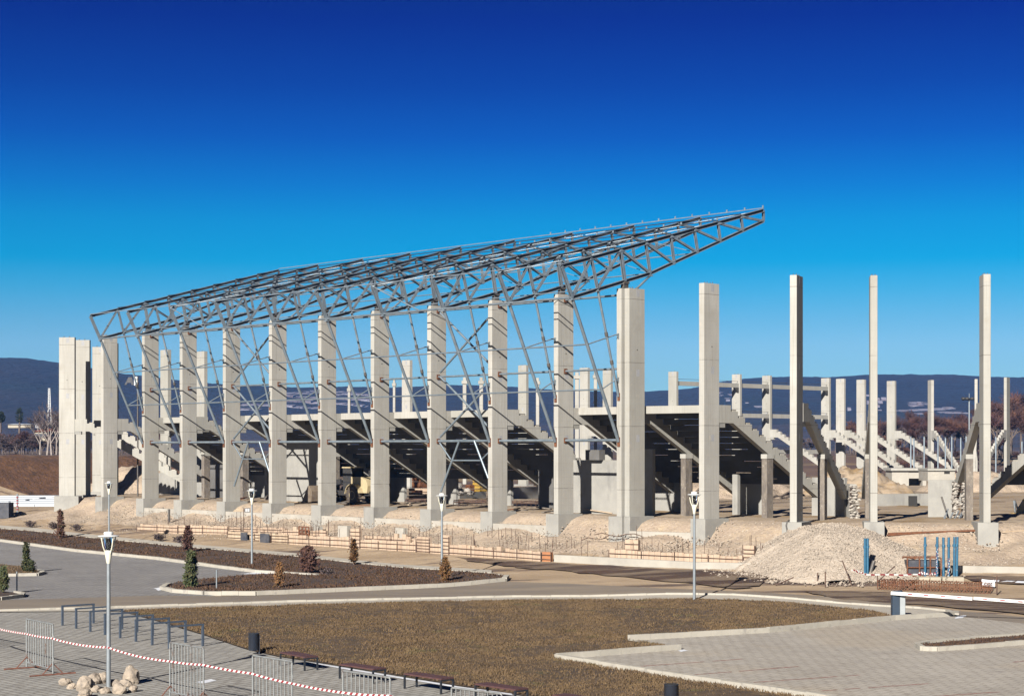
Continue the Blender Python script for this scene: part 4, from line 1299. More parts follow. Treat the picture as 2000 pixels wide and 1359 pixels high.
formwork('short formwork behind the fourth lamp', (842, 1080), (867, 1082), 1061, 1062, bars=3)
formwork('narrow formwork tower beside the fourth lamp pole', (866, 1082), (880, 1083), 1044, 1045, waler=5, bars=2)
formwork('long formwork right of the fourth lamp', (880, 1083), (1060, 1095), 1062.5, 1077, bars=16)
formwork('orange formwork panel at the end of the long wall', (1060, 1095), (1079, 1096), 1077, 1078, mat_='ply_orange', bars=1)
formwork('back row of formwork behind the long one', (714, 1062), (820, 1066), 1046, 1051, bars=12, waler=2)
formwork('formwork standing on the white concrete strip', (1192, 1097), (1455, 1106), 1072, 1086, bars=22)
formwork('formwork tower at the right end of the trench', (1453, 1106), (1476, 1107), 1066, 1067, waler=5, bars=3)
formwork('last formwork piece before the stone heap', (1476, 1107), (1512, 1108), 1086, 1088, bars=6)
formwork('pale formwork column under the twin pillar footing', (1222, 1088), (1250, 1089), 1054, 1055, waler=3, bars=2)
for (p, q, y0, y1, lab) in (((664, 1050), (682, 1051), 1026, 1026, 'white concrete stub among the formwork, left tower'), ((776, 1054), (792, 1055), 1030, 1030, 'white concrete stub between the two formwork towers'), ((616, 1044), (626, 1045), 1027, 1028, 'thin white concrete stub near the dark frame')):
    a, c = gnd(*p), gnd(*q)
    b = MB(); h0 = (p[1] - y0) / F * a.y
    b.bar(a + UZ * h0 / 2, c + UZ * h0 / 2, .4, h0)
    tag(b.build('concrete_stub', M['concrete_white']), lab, 'stub', 'white concrete stubs')
# dark steel frame, leaning plank, dark panels
a = gnd(584, 1048)
t = thing('steel_form_frame', 'dark brown gridded steel frame standing above the formwork', 'frame', a)
b = MB()
wd, h0 = 22 / F * a.y / .68, 20 / F * a.y
for i in range(4): b.bar(a + E1 * wd * i / 3, a + E1 * wd * i / 3 + UZ * h0, .10, .10)
for j in range(4): b.bar(a + UZ * h0 * j / 3, a + E1 * wd + UZ * h0 * j / 3, .08, .08)
b.build('grid', M['rust'], t, a)
b = MB(); b.bar(a + D2 * .1 + UZ * h0 * .3, a + D2 * .1 + E1 * wd * .66 + UZ * h0 * .3, .03, h0 * .55); b.build('panel', M['plank'], t, a)
a = gnd(509, 1058); c = gnd(520, 1046)
b = MB(); b.bar(a, Vector((c.x, a.y + .3, a.z + 24 / F * a.y)), .16, .05)
tag(b.build('leaning_plank', M['plank']), 'single pale plank leaning on the formwork right of the left lamp', 'plank')
for (px, py, w_, h_, lab) in ((516, 1058, 20, 17, 'dark blue sheet covering a gap in the formwork'), (478, 1054, 14, 15, 'dark bundle behind the left lamp pole'), (793, 1051, 8, 12, 'small dark hatch beside the white stub'), (1240, 1079, 5, 14, 'dark gap board in the pale formwork column')):
    a = gnd(px, py) - D2 * .35
    b = MB(); b.bar(a + UZ * h_ / F * a.y / 2, a + E1 * (w_ / F * a.y / .68) + UZ * h_ / F * a.y / 2, .10, h_ / F * a.y)
    tag(b.build('dark_sheet', M['dark_panel']), lab, 'sheet')
# white concrete strip wall
def strip(name, lab, pts, tops, th=.35, m='concrete_white', cat='wall'):
    b = MB()
    for (p, q, ya, yb) in zip(pts[:-1], pts[1:], tops[:-1], tops[1:]):
        a, c = gnd(*p), gnd(*q)
        ha, hc = (p[1] - ya) / F * a.y, (q[1] - yb) / F * c.y
        d = (c - a).normalized(); e = Vector((-d.y, d.x, 0)) * th
        if e.y < 0: e = -e
        s_ = UZ * .3
        b.hexa([a - s_, c - s_, c + e - s_, a + e - s_, a + UZ * ha, c + UZ * hc, c + e + UZ * hc, a + e + UZ * ha])
    o = b.build(name, M[m])
    return tag(o, lab, cat)
strip('foundation_strip', 'long low white concrete strip before the trench, middle right', [(1082, 1097), (1200, 1104), (1350, 1111), (1530, 1116)], [1083, 1089, 1097, 1101])
strip('foundation_strip', 'low white concrete strip behind the blue pipes at the right edge', [(1858, 1118), (2120, 1123)], [1104, 1109])
# loose bent bars
for (p, q, r, lab) in ((((1161, 1051), (1255, 1052)), 6, .022, 'long loose reinforcing bar lying across the twin pillar footing'), (((1135, 1062), (1190, 1054)), 4, .022, 'loose bent reinforcing bar left of the twin pillar footing')):
    a, c = gnd(*p[0]), gnd(*p[1])
    b = MB(); k = [a.lerp(c, i / q) + UZ * (.25 + .12 * math.sin(i * 1.7)) + Vector((0, .1 * math.sin(i * 2.3), 0)) for i in range(q + 1)]
    b.path(k, .03, 5); tag(b.build('reinforcing_bar', M['rebar']), lab, 'steel bar', 'loose reinforcing bars')
for j, (px, py, n_, lab) in enumerate(((1146, 1088, 2, 'pair of bars standing upright left of the twin pillar'), (1100, 1072, 9, 'row of upright bars behind the white strip end'), (1000, 1058, 10, 'row of upright bars above the long formwork'), (470, 1024, 8, 'row of upright bars at the far left trench'))):
    a = gnd(px, py)
    t = thing('starter_bars', lab, 'steel bars', a, 0, 'upright starter bars')
    for i in range(n_):
        u = gnd(px + (i - n_ / 2) * 9.5 + random.uniform(-3, 3), py + (i - n_ / 2) * .6)
        b = MB(); b.tube(u, u + UZ * random.uniform(.5, 1.1) + Vector((random.uniform(-.08, .08), 0, 0)), .018, 5); b.build('bar', M['rebar'], t, a)
# site posts on the left
for (px, py, h, lab) in ((330, 1024, 30, 'thick black post at the left end of the trench'), (476, 1036, 45, 'thin pole carrying a small dark number board')):
    a = gnd(px, py)
    t = thing('site_post', lab, 'post', a)
    b = MB(); b.tube(a, a + UZ * h / F * a.y, .11 if px == 330 else .03, 6); b.build('pole', M['bearing'] if px == 330 else M['rebar'], t, a)
    if px == 476:
        b = MB(); c = a + UZ * 42 / F * a.y + Vector((.12, -.05, 0)); b.box(c.x - .05, c.x + .42, c.y - .02, c.y, c.z - .25, c.z + .10); b.build('board', M['dark_panel'], t, a)
        b = MB()
        for q in ((.04, 'v'), (.12, 'd'), (.22, 'v'), (.30, 'v')):
            b.box(c.x + q[0], c.x + q[0] + .05, c.y - .026, c.y - .021, c.z - .20, c.z + .05)
        b.build('marks', M['white_paint'], t, a)

# ------------------------------------------------------------------ crushed stone heap
def heap_z(X, Y, c, rx, ry, h, seed, rot, amp, pw):
    cr, sr = math.cos(rot), math.sin(rot)
    x, y = (X - c.x) * cr + (Y - c.y) * sr, -(X - c.x) * sr + (Y - c.y) * cr
    u, v = x / rx, y / ry
    r = math.hypot(u, v) * (1 + .22 * mnoise.noise(Vector((math.atan2(v, u) * 1.2, seed, 0))))
    z = min(h * (1 - r) ** pw, h * .70 + .12 * (1 - r)) if r < 1 else -.5
    return z + amp * (mnoise.noise(Vector((X * .8, Y * .8, seed))) + .5 * mnoise.noise(Vector((X * 2.4, Y * 2.4, seed)))) * min(1, max(0, (1 - r) * 6)), r
def heap(name, lab, c, rx, ry, h, m, seed, rot=0, n=56, amp=.16, cat='heap', kind=None, pw=1.0, zb=None):
    vs, fs = [], []
    cr, sr = math.cos(rot), math.sin(rot)
    for j in range(n + 1):
        for i in range(n + 1):
            u, v = i / n * 2 - 1, j / n * 2 - 1
            x, y = u * rx, v * ry
            r = math.hypot(u, v) * (1 + .22 * mnoise.noise(Vector((math.atan2(v, u) * 1.2, seed, 0))))
            z = min(h * (1 - r) ** pw, h * .70 + .12 * (1 - r)) if r < 1 else -.5
            X, Y = c.x + x * cr - y * sr, c.y + x * sr + y * cr
            z += amp * (mnoise.noise(Vector((X * .8, Y * .8, seed))) + .5 * mnoise.noise(Vector((X * 2.4, Y * 2.4, seed)))) * min(1, max(0, (1 - r) * 6))
            g = t1(X, Y) if zb is None else zb
            vs.append((X, Y, g + z))
    for j in range(n):
        for i in range(n):
            a = j * (n + 1) + i
            fs.append((a, a + 1, a + n + 2, a + n + 1))
    b = MB(); b.add(vs, fs, True)
    o = b.build(name, m)
    return tag(o, lab, cat)
hc = Vector((19.3, 109.0, 0))
heap('stone_heap', 'large heap of crushed pale stone before the slim free pillar', hc, 6.4, 6.0, 3.0, M['gravel_grey'], 3, .2, 100, .15, pw=.9)
# loose stones
b = MB()
pos_ = []
for i in range(20000):
    if i < 9000:
        a = random.random() * 6.28; r = math.sqrt(random.random()) * 1.10
        x, y = hc.x + 6.2 * r * math.cos(a), hc.y + 5.8 * r * math.sin(a)
        hz_, r_ = heap_z(x, y, hc, 6.4, 6.0, 3.0, 3, .2, .15, .9)
        pos_.append((x, y, max(0, hz_) + .01, random.uniform(.02, .05) if random.random() < .85 else random.uniform(.05, .10)))
    else:
        u = random.uniform(-62, 24); s_ = random.choice((random.uniform(-3.5, 0), random.uniform(.5, 6.0), random.uniform(.5, 6.0), random.uniform(.5, 6.0)))
        p_ = P(u, s_)
        pos_.append((p_.x, p_.y, random.uniform(-.02, .22) if s_ > .3 else .0, random.choice((.02, .025, .03, .04, .06))))
for i in range(9000):
    x, y = random.uniform(9, 44), random.uniform(98, 122)
    pos_.append((x, y, .03, random.choice((.02, .025, .03, .04, .06, .09))))
dd_ = dist_out(np.array([q[0] for q in pos_]), np.array([q[1] for q in pos_]))
pos_ = [q for q, d_ in zip(pos_, dd_) if -1.5 < d_ < 8.5 or math.hypot(q[0] - hc.x, q[1] - hc.y) < 8]
zz_ = terr(np.array([q[0] for q in pos_]), np.array([q[1] for q in pos_]))
for (x, y, dz, s_), z in zip(pos_, zz_):
    c = Vector((x, y, float(z) + dz))
    k = [c + Vector(v) * s_ * random.uniform(.7, 1.4) for v in ((1, 0, 0), (0, 1, 0), (-1, 0, 0), (0, -1, 0), (.1, .1, .9), (0, 0, -.9))]
    b.add(k, [(0, 1, 4), (1, 2, 4), (2, 3, 4), (3, 0, 4), (1, 0, 5), (2, 1, 5), (3, 2, 5), (0, 3, 5)])
tag(b.build('stones', M['gravel_grey']), 'loose crushed stones scattered over the gravel bank', 'stones', None, 'stuff')
# blue pipes
def bpipe(px, yt, yb, lab, dbl=False):
    a = gnd(px, yb)
    h0 = (yb - yt) / F * a.y
    t = thing('blue_pipe', lab, 'pipe', a, 0, 'upright blue pipes')
    for s in ((-.075, .075) if dbl else (0,)):
        b = MB(); b.tube(a + Vector((s, 0, -.1)), a + Vector((s + random.uniform(-.05, .05), 0, h0)), .075, 10); b.build('tube', M['blue_pipe'], t, a)
        b = MB(); b.tube(a + Vector((s, 0, h0 * .76)), a + Vector((s, 0, h0 * .82)), .10, 10); b.build('collar', M['blue_pipe'], t, a)
    return t
bpipe(1692, 1051, 1131, 'pair of blue pipes standing in the stone heap', True)
for px, yt, yb, lab in ((1807, 1048, 1126, 'leftmost blue pipe above the concrete blocks'), (1830, 1048, 1128, 'blue pipe wrapped with striped tape, second of the cluster'), (1843, 1049, 1131, 'nearest blue pipe of the cluster, third from the left'), (1853, 1049, 1127, 'thinner looking blue pipe with tape at its foot'), (1866, 1048, 1127, 'rightmost doubled blue pipe of the cluster')):
    bpipe(px, yt, yb, lab, px == 1866)
a = gnd(1832, 1138)
for i, px in enumerate((1806, 1828, 1852, 1873)):
    a = gnd(px, 1138); wd = 21 / F * a.y
    b = MB(); b.cham(a.x - wd / 2, a.x + wd / 2, a.y, a.y + .8, a.z - .1, a.z + .32, .03)
    tag(b.build('concrete_block', M['house_wall']), 'yellowish concrete block under the blue pipes, ' + ('first from left', 'second from left', 'third from left', 'last at right')[i], 'block', 'yellowish blocks under the pipes')
# tape on the pipes
t = thing('warning_tape', 'tattered red and white tape wound between the blue pipes', 'tape', gnd(1830, 1128))
pp = [at(1795, 1117, 99.5), at(1812, 1121, 99.3), at(1830, 1119, 99.4), at(1830, 1095, 99.4), at(1831, 1070, 99.4)]
for c, m in ((0, 'white_paint'), (1, 'red_paint')):
    b = MB()
    allp = [(pp[0], pp[1]), (pp[1], pp[2]), (pp[2], pp[3]), (pp[3], pp[4]), (at(1853, 1125, 99.4), at(1853, 1090, 99.4)), (at(1690, 1121, 97), at(1800, 1122, 99)), (at(1664, 1112, 96.5), at(1690, 1120, 97))]
    for p, q in allp:
        n = 12
        for k in range(n):
            if (k // 1) % 2 == c:
                j = Vector((random.uniform(-.05, .05), 0, random.uniform(-.04, .04)))
                b.bar(p.lerp(q, k / n) + j, p.lerp(q, (k + .95) / n) + j, .02, .08)
    b.build(('white_stripes', 'red_stripes')[c], M[m], t, t.location)
# rusty basket and long mesh cage
a = gnd(1772, 1126)
t = thing('rusty_basket', 'rusty steel crate full of dark bottles behind the blue pipes', 'crate', a)
wd, h0 = 66 / F * a.y, 37 / F * a.y
for nm, seg in (('frame', [(0, 0), (0, 1), (.36, 0), (.36, 1), (1, 0), (1, 1)]),):
    b = MB()
    for x in (0, .36, .68, 1): 
        for y in (0, 1.2): b.bar(a + Vector((x * wd, y, 0)), a + Vector((x * wd, y, h0)), .07, .07)
    for z in (.05, .5, 1):
        for y in (0, 1.2): b.bar(a + Vector((0, y, z * h0)), a + Vector((wd, y, z * h0)), .06, .06)
    b.build(nm, M['rust'], t, a)
b = MB(); b.box(a.x + .05, a.x + wd - .05, a.y + .1, a.y + 1.1, a.z, a.z + h0 * .85); b.build('load', M['dark_panel'], t, a)
a, c = gnd(1714, 1150), gnd(1934, 1158)
t = thing('mesh_cage', 'long rusty reinforcement cage lying beside the dirt road', 'cage', a)
L = (c - a).length; d = (c - a).normalized(); e = Vector((-d.y, d.x, 0)) * 1.6
h0 = .46
b = MB()
n = 34
for i in range(n + 1):
    p = a + d * L * (i + random.uniform(-.15, .15)) / n
    for k in range(3):
        b.bar(p + e * k / 2, p + e * k / 2 + UZ * (h0 + random.uniform(-.03, .08)), .03, .03)
    b.bar(p + UZ * h0, p + e + UZ * h0, .025, .025)
for j in range(4):
    for k in range(3): b.bar(a + e * k / 2 + UZ * h0 * j / 3, c + e * k / 2 + UZ * (h0 * j / 3 + random.uniform(-.03, .03)), .024, .024)
b.build('mesh', M['rust'], t, a)
# papers and sticks
for (px, py, w_, h_, lab) in ((1663, 1111, 20, 11, 'white notice sheet tied in front of the stone heap'), (1930, 1147, 25, 13, 'white notice sheet tied behind the barrier arm')):
    a = gnd(px, py)
    t = thing('notice_sheet', lab, 'notice', a, 0, 'white notice sheets')
    ww, hh = w_ / F * a.y, h_ / F * a.y
    b = MB(); b.hexa([a + Vector(v) for v in ((-ww / 2, 0, .1), (ww / 2, -.05, .05), (ww / 2, -.03, .05), (-ww / 2, .02, .1), (-ww / 2, 0, .1 + hh), (ww / 2, -.05, .05 + hh * .93), (ww / 2, -.03, .05 + hh * .93), (-ww / 2, .02, .1 + hh))]); b.build('sheet', M['paper'], t, a)
    for s in (-1, 1):
        b = MB(); b.tube(a + Vector((s * ww * .5, .04, -.1)), a + Vector((s * ww * .52, .04, hh + .2)), .02, 5); b.build('stake', M['rebar'], t, a)
for i, (p, q) in enumerate((((1645, 1094), (1664, 1144)), ((1713, 1136), (1748, 1105)), ((1612, 1146), (1612, 1116)), ((1597, 1138), (1597, 1118)), ((1707, 1095), (1696, 1130)), ((1947, 1160), (1947, 1124)), ((1515, 1142), (1550, 1127)), ((1714, 1150), (1714, 1122)))):
    a = gnd(*p if p[1] > q[1] else q)
    u, v = (p, q) if p[1] > q[1] else (q, p)
    b = MB(); b.tube(at(u[0], u[1], a.y), at(v[0], v[1], a.y + .2), .035 if i != 4 else .11, 6)
    tag(b.build('stake', M['rebar'] if i != 4 else M['bearing']), ['long leaning bar at the left of the heap sheet', 'slanting bar right of the double blue pipe', 'upright stake in front of the heap', 'second upright stake in front of the heap, further left', 'thick black tube leaning behind the double blue pipe', 'striped stake behind the barrier arm', 'bar lying low at the left foot of the heap', 'upright stake at the left end of the rusty cage'][i], 'stake', 'stakes and bars by the heap')
# timber at the pillar feet
for (p, q, lab) in (((1735, 1044), (1905, 1038), 'long rusty timber beam lying between the two slim pillar footings'), ((1733, 1047), (1800, 1042), 'pale board lying beside the rusty timber'), ((1590, 1036), (1680, 1040), 'dark board lying left of the slim pillar footing'), ((1956, 1041), (2010, 1037), 'brown beam lying at the right edge')):
    a, c = gnd(*p), gnd(*q)
    b = MB(); b.bar(a + UZ * .08, c + UZ * .08, .25, .10)
    tag(b.build('timber', M['rust'] if 'rusty' in lab else M['plank']), lab, 'timber', 'timbers at the pillar feet')

# ------------------------------------------------------------------ grass
def tufts(name, lab, poly, n, m, hmin, hmax, wd, zoff=.08, xr=None):
    xs = [p.x for p in poly]; ys = [p.y for p in poly]
    pts = []
    while len(pts) < n:
        x, y = random.uniform(min(xs), max(xs)), random.uniform(min(ys), max(ys))
        if y < 44 or abs(x) > y * .32: 
            n -= .2
            continue
        if mnoise.noise(Vector((x * .22, y * .22, 6))) + .4 * mnoise.noise(Vector((x * .9, y * .9, 2))) < -.22 and random.random() < .75:
            n -= 1
            continue
        if inside(poly, x, y): pts.append((x, y))
    zs = terr(np.array([p[0] for p in pts]), np.array([p[1] for p in pts]))
    vs, fs = [], []
    for (x, y), z in zip(pts, zs):
        k = .65 + .7 * (.5 + .5 * mnoise.noise(Vector((x * .6, y * .6, 1))))
        for q in range(2):
            a = random.random() * 6.283
            h = random.uniform(hmin, hmax) * k
            l = random.uniform(.3, 1.1) * h
            la = random.random() * 6.283
            c, s_ = math.cos(a) * wd * k, math.sin(a) * wd * k
            b0 = len(vs)
            ox, oy = random.uniform(-.05, .05), random.uniform(-.05, .05)
            zz = float(z) + zoff
            vs += [(x + ox - c, y + oy - s_, zz - .02), (x + ox + c, y + oy + s_, zz - .02), (x + ox + math.cos(la) * l, y + oy + math.sin(la) * l, zz + h)]
            fs.append((b0, b0 + 1, b0 + 2))
    b = MB(); b.add(vs, fs)
    return tag(b.build(name, M[m]), lab, 'grass', None, 'stuff')
tufts('grass', 'dry golden brown grass tufts of the big lawn', LAWN, 130000, 'blade', .04, .10, .022)
tufts('grass', 'short dark brown grass of the kerbed beds', BED, 34000, 'bed_blade', .05, .14, .05, .09)
tufts('grass', 'sparse grass in the small right island', ISRW, 2500, 'bed_blade', .04, .10, .04, .09)
tufts('grass', 'sparse grass in the small left island', IL1W, 1800, 'blade', .04, .10, .04, .09)

# ------------------------------------------------------------------ shrubs and conifers
def leaf_cloud(b, n, shape, size, zlo=0.0, seed=0):
    """n leaf clumps; shape(h) gives the crown radius at relative height h"""
    for i in range(n):
        h = random.random() ** .9
        a = random.random() * 6.283
        lump = .68 + .75 * mnoise.noise(Vector((math.cos(a) * 1.9, math.sin(a) * 1.9, h * 5 + seed)))
        r = shape(h) * lump * (random.random() ** .40)
        yield Vector((r * math.cos(a), r * math.sin(a), h)), a, r
def bush(lab, px, py, wpx, hpx, kind, leaf, n, size, group, trunk=True, twist=0.0, cat='shrub'):
    g = gnd(px, py)
    hh = hpx * g.y / F; rr = wpx * g.y / F / 2
    t = thing({'cone': 'conifer', 'round': 'shrub', 'flame': 'conifer'}[kind], lab, cat, g, random.random() * 6, group)
    shp = {'cone': lambda h: rr * (1 - h) ** .75 * (1.0 if h > .12 else .75 + 2 * h),
           'flame': lambda h: rr * max(.05, math.sin(min(1, h * .9 + .16) * math.pi)) ** .8,
           'round': lambda h: rr * max(.02, math.sin(min(1, h * .92 + .06) * math.pi)) ** .55}[kind]
    b = MB()
    z0 = .06 if kind == 'cone' else .16
    for p, a, r in leaf_cloud(b, n, shp, size, seed=px):
        c = Vector((p.x, p.y, (z0 + p.z * (1 - z0)) * hh))
        for q in range(3):
            d = Vector((random.gauss(0, 1), random.gauss(0, 1), random.gauss(.5, .8))).normalized()
            s = d.cross(Vector((random.random(), random.random(), .3))).normalized() * size * random.uniform(.25, .5)
            o = Vector((random.gauss(0, .4), random.gauss(0, .4), random.gauss(0, .4))) * size
            e = d * size * random.uniform(.6, 1.3)
            b.add([c + o - s, c + o + s, c + o + e + s * .3, c + o + e - s * .3], [(0, 1, 2, 3)])
    b.build('foliage', M[leaf], t)
    b = MB(); b.tube((0, 0, -.05), (0, 0, hh * .8), .045 + .01 * hh, 6, .012); b.build('trunk', M['bark'], t)
    b = MB()
    for i in range(46 if kind == 'round' else 24):
        a = random.random() * 6.28; h = random.uniform(.12, .8)
        r = shp(h) * .85
        r *= random.uniform(.9, 1.35)
        b.tube((0, 0, h * hh * .8), (r * math.cos(a), r * math.sin(a), min(hh * 1.05, h * hh + r * .8)), .014, 4, .006)
    b.build('branches', M['bark'], t)
    return t
bush('slim pointed dark conifer alone at the left end of the long brown bed', 118, 1053, 21, 56, 'cone', 'leaf_rust', 330, .16, 'conifers by the parking')
bush('green conifer with a small side shoot on the upper left island', 51, 1118, 20, 57, 'cone', 'leaf_green', 420, .13, 'conifers by the parking')
bush('low green side shoot at the foot of the left island conifer', 62, 1120, 15, 24, 'flame', 'leaf_green', 200, .11, 'conifers by the parking', cat='shrub')
bush('green conifer cut by the left edge on the lower island', 7, 1160, 22, 52, 'flame', 'leaf_green', 420, .12, 'conifers by the parking')
bush('purple brown conifer at the bed edge, behind the green one', 367, 1081, 26, 52, 'flame', 'leaf_purple', 420, .15, 'conifers by the parking')
bush('green twin topped conifer on the tip of the kerbed island', 371, 1150, 30, 72, 'cone', 'leaf_green', 620, .13, 'conifers by the parking')
bush('narrow second top of the twin conifer on the island', 378, 1148, 17, 70, 'flame', 'leaf_green', 330, .12, 'conifers by the parking')
bush('wide reddish brown round bush in the middle of the beds', 602, 1123, 46, 54, 'round', 'leaf_purple', 620, .15, 'rusty shrubs in the beds')
bush('orange brown slim shrub before the formwork tower', 691, 1105, 19, 50, 'flame', 'leaf_orange', 320, .13, 'rusty shrubs in the beds')
bush('small orange brown shrub on the kerbed island, left one', 545, 1150, 20, 50, 'flame', 'leaf_orange', 320, .12, 'rusty shrubs in the beds')
bush('orange brown shrub in front of the fourth lamp pole', 869, 1138, 27, 48, 'flame', 'leaf_orange', 400, .13, 'rusty shrubs in the beds')
for px, py in ((60, 1030), (105, 1033), (150, 1037), (310, 1056), (350, 1060), (640, 1124)):
    bush('low bare weed clump, the one ' + {60: 'farthest left by the footpath', 105: 'left of the slim conifer', 150: 'right of the slim conifer', 310: 'before the purple conifer', 350: 'just left of the purple conifer top', 640: 'right of the wide round bush'}[px], px, py, 30, 12, 'round', 'twig_grey', 90, .12, 'low weed clumps')

# ------------------------------------------------------------------ things inside and under the stand
# wheel loader
lp = fpt('A5', -2.9, 6.4, 3.28)
t = thing('wheel_loader', 'cream wheel loader half hidden behind the fifth roof pillar', 'loader', lp, -R(AZA))
def wheel(x, y, r=.80):
    b = MB(); b.lathe([(r * .62, -.24), (r * .93, -.26), (r, -.2), (r, .2), (r * .93, .26), (r * .62, .24)], 22)
    b.v = [(x + q[0], y + q[2], r + q[1]) for q in b.v]
    w0 = b.build('tyre', M['tyre'], t)
    b = MB()
    for i in range(18):
        a = i / 18 * 6.283
        c, s_ = math.cos(a), math.sin(a)
        for sd in (-1, 1):
            b.bar((x + c * r * .98, y + sd * .02, r + s_ * r * .98), (x + math.cos(a + .16) * r * 1.0, y + sd * .25, r + math.sin(a + .16) * r * 1.0), .08, .07)
    b.build('lugs', M['bucket'], w0)
    b = MB(); b.lathe([(r * .60, -.18), (r * .45, -.25), (.2, -.20), (.18, .2), (r * .6, .18)], 18)
    b.v = [(x + q[0], y + q[2], r + q[1]) for q in b.v]
    b.build('rim', M['machine_cream'], w0)
# local x runs along the facade; the bucket points to -x
for x in (-3.0, .55):
    for y in (-1.0, 1.0): wheel(x, y)
b = MB(); b.prism([(-.2, 1.0), (2.0, 1.0), (2.1, 1.6), (1.9, 2.1), (1.2, 2.35), (-.2, 2.35)], (0, 0, 0), (1, 0, 0), (0, 0, 1), (0, 1, 0), 1.5); b.build('rear_hood', M['machine_cream'], t)
b = MB(); b.box(-3.8, 2.05, -.5, .5, .75, 1.15); b.build('chassis', M['machine_dark'], t)
for y in (-1.0, 1.0):
    b = MB()
    for i in range(7):
        a0, a1 = math.pi * (i / 7) * .9 + .2, math.pi * ((i + 1) / 7) * .9 + .2
        b.bar((.55 + .98 * math.cos(a0), y, .8 + .98 * math.sin(a0)), (.55 + .98 * math.cos(a1), y, .8 + .98 * math.sin(a1)), .55, .05, (0, 0, 1))
    b.build('fender', M['machine_cream'], t)
b = MB(); b.cham(-1.5, -.22, -.7, .7, 1.9, 3.1, .08); b.box(-1.45, -.25, -.65, .65, 1.2, 1.9); c_ = b.build('cab', M['machine_dark'], t)
b = MB(); b.cham(-1.55, -.15, -.75, .75, 3.10, 3.2, .08); b.build('cab_roof', M['machine_cream'], c_)
for y in (-.45, .45):
    b = MB(); b.bar((-2.0, y, 1.95), (-4.1, y, 1.7), .18, .42); b.bar((-4.1, y, 1.75), (-5.1, y, .6), .18, .38); b.build('lift_arm', M['machine_dark'], t)
b = MB()
pr = [(a - .75, c * 1.1) for a, c in [(-4.3, .15), (-4.3, .95), (-4.55, 1.35), (-4.75, 1.40), (-4.60, .95), (-4.75, .45), (-5.2, .12), (-5.75, .05), (-5.75, .0), (-5.0, 0.0)]]
b.prism(pr, (0, 0, 0), (1, 0, 0), (0, 0, 1), (0, 1, 0), 2.7)
bk = b.build('bucket', M['bucket'], t)
for y in (-1.37, 1.37):
    b = MB(); b.prism([(-5.05, .12), (-5.25, 1.43), (-5.55, 1.5), (-6.45, .06)], (0, y, 0), (1, 0, 0), (0, 0, 1), (0, 1, 0), .05); b.build('side_plate', M['bucket'], bk)
b = MB(); b.tube((1.0, .3, 2.35), (1.0, .3, 2.9), .06, 8); b.build('exhaust', M['machine_dark'], t)

def crate(lab, c, w_, d_, h_, m, n=4, name='pallet_stack', grp=None, slat=True):
    t = thing(name, lab, 'stack', c, -R(AZA), grp)
    for i in range(n):
        b = MB()
        z0, z1 = h_ * i / n + .02, h_ * (i + 1) / n - .05
        b.box(-w_ / 2, w_ / 2, -d_ / 2, d_ / 2, z0 + .06, z1)
        for k in range(4): b.box(-w_ / 2 + .02, w_ / 2 - .02, -d_ / 2 + k * d_ / 3.4, -d_ / 2 + k * d_ / 3.4 + .1, z0, z0 + .059)
        b.build('layer', M[m], t)
    return t
crate('stack of yellow shuttering panels seen left of the eighth roof pillar', at(937, 960, 172), 1.0, .9, 1.2, 'yellow', 4)
crate('orange and grey material stack seen in the gap right of the sixth pillar', at(822, 966, 172), 1.2, 1.2, 1.9, 'rust', 3)
crate('pale wooden stack at the ground right of the sixth pillar', at(826, 974, 165), 2.6, 1.2, 1.0, 'wood', 3)
crate('small orange stack in the gap before the eighth roof pillar', at(919, 962, 172), .7, .7, .8, 'rust', 2)
def clump(lab, c, r, n, m, name='rubble_pile', sz=.3, cat='rubble', h=.5):
    b = MB()
    for i in range(n):
        a = random.random() * 6.28; q = math.sqrt(random.random()) * r
        s_ = sz * random.uniform(.5, 1.2)
        b.blob((c[0] + q * math.cos(a), c[1] + q * math.sin(a), c[2] + max(0, (1 - q / r)) * h + s_ * .4), s_ * 1.2, s_, s_ * .8, i, 1, .4)
    return tag(b.build(name, M[m]), lab, cat)
clump('pale rubble pile seen between the seventh and eighth pillars', at(898, 966, 165), 1.2, 26, 'rubble', h=1.0)
wall('low_wall', 'low grey wall seen in the gap under the eighth terrace', at(1000, 968, 172), at(1056, 966, 176), 3.0, 4.4, .5, M['concrete_grey'], 'wall')
wall('low_wall', 'dark low wall seen in the gap under the seventh terrace', at(893, 975, 172), at(945, 974, 176), 3.0, 4.2, .5, M['concrete_grey'], 'wall')
wall('far_block', 'pale concrete block seen through the gap under the eighth terrace', at(1021, 950, 200), at(1041, 950, 200), 4.6, 8.2, 2.0, M['concrete'], 'block')
for i, (px0, px1, py, lab) in enumerate(((885, 950, 988, 'flat reinforcement mats lying in the gap under the seventh terrace'), (1000, 1056, 990, 'flat reinforcement mats lying in the gap under the eighth terrace'), (790, 830, 985, 'flat reinforcement mats lying right of the loader'))):
    p, q = gnd(px0, py), gnd(px1, py)
    p.z += .3; q.z = p.z
    b = MB()
    for k in range(4): b.bar(p + Vector((0, k * .8, .12 * (k % 2))), q + Vector((0, k * .8, .12 * (k % 2))), .06, .05)
    n = int((q - p).length / .35)
    for k in range(n + 1): b.bar(p.lerp(q, k / n) - UZ * .3, p.lerp(q, k / n) + Vector((0, 2.4, .15)), .04, .04)
    tag(b.build('rebar_mat', M['rebar']), lab, 'rebar mat', 'rebar mats under the stand')
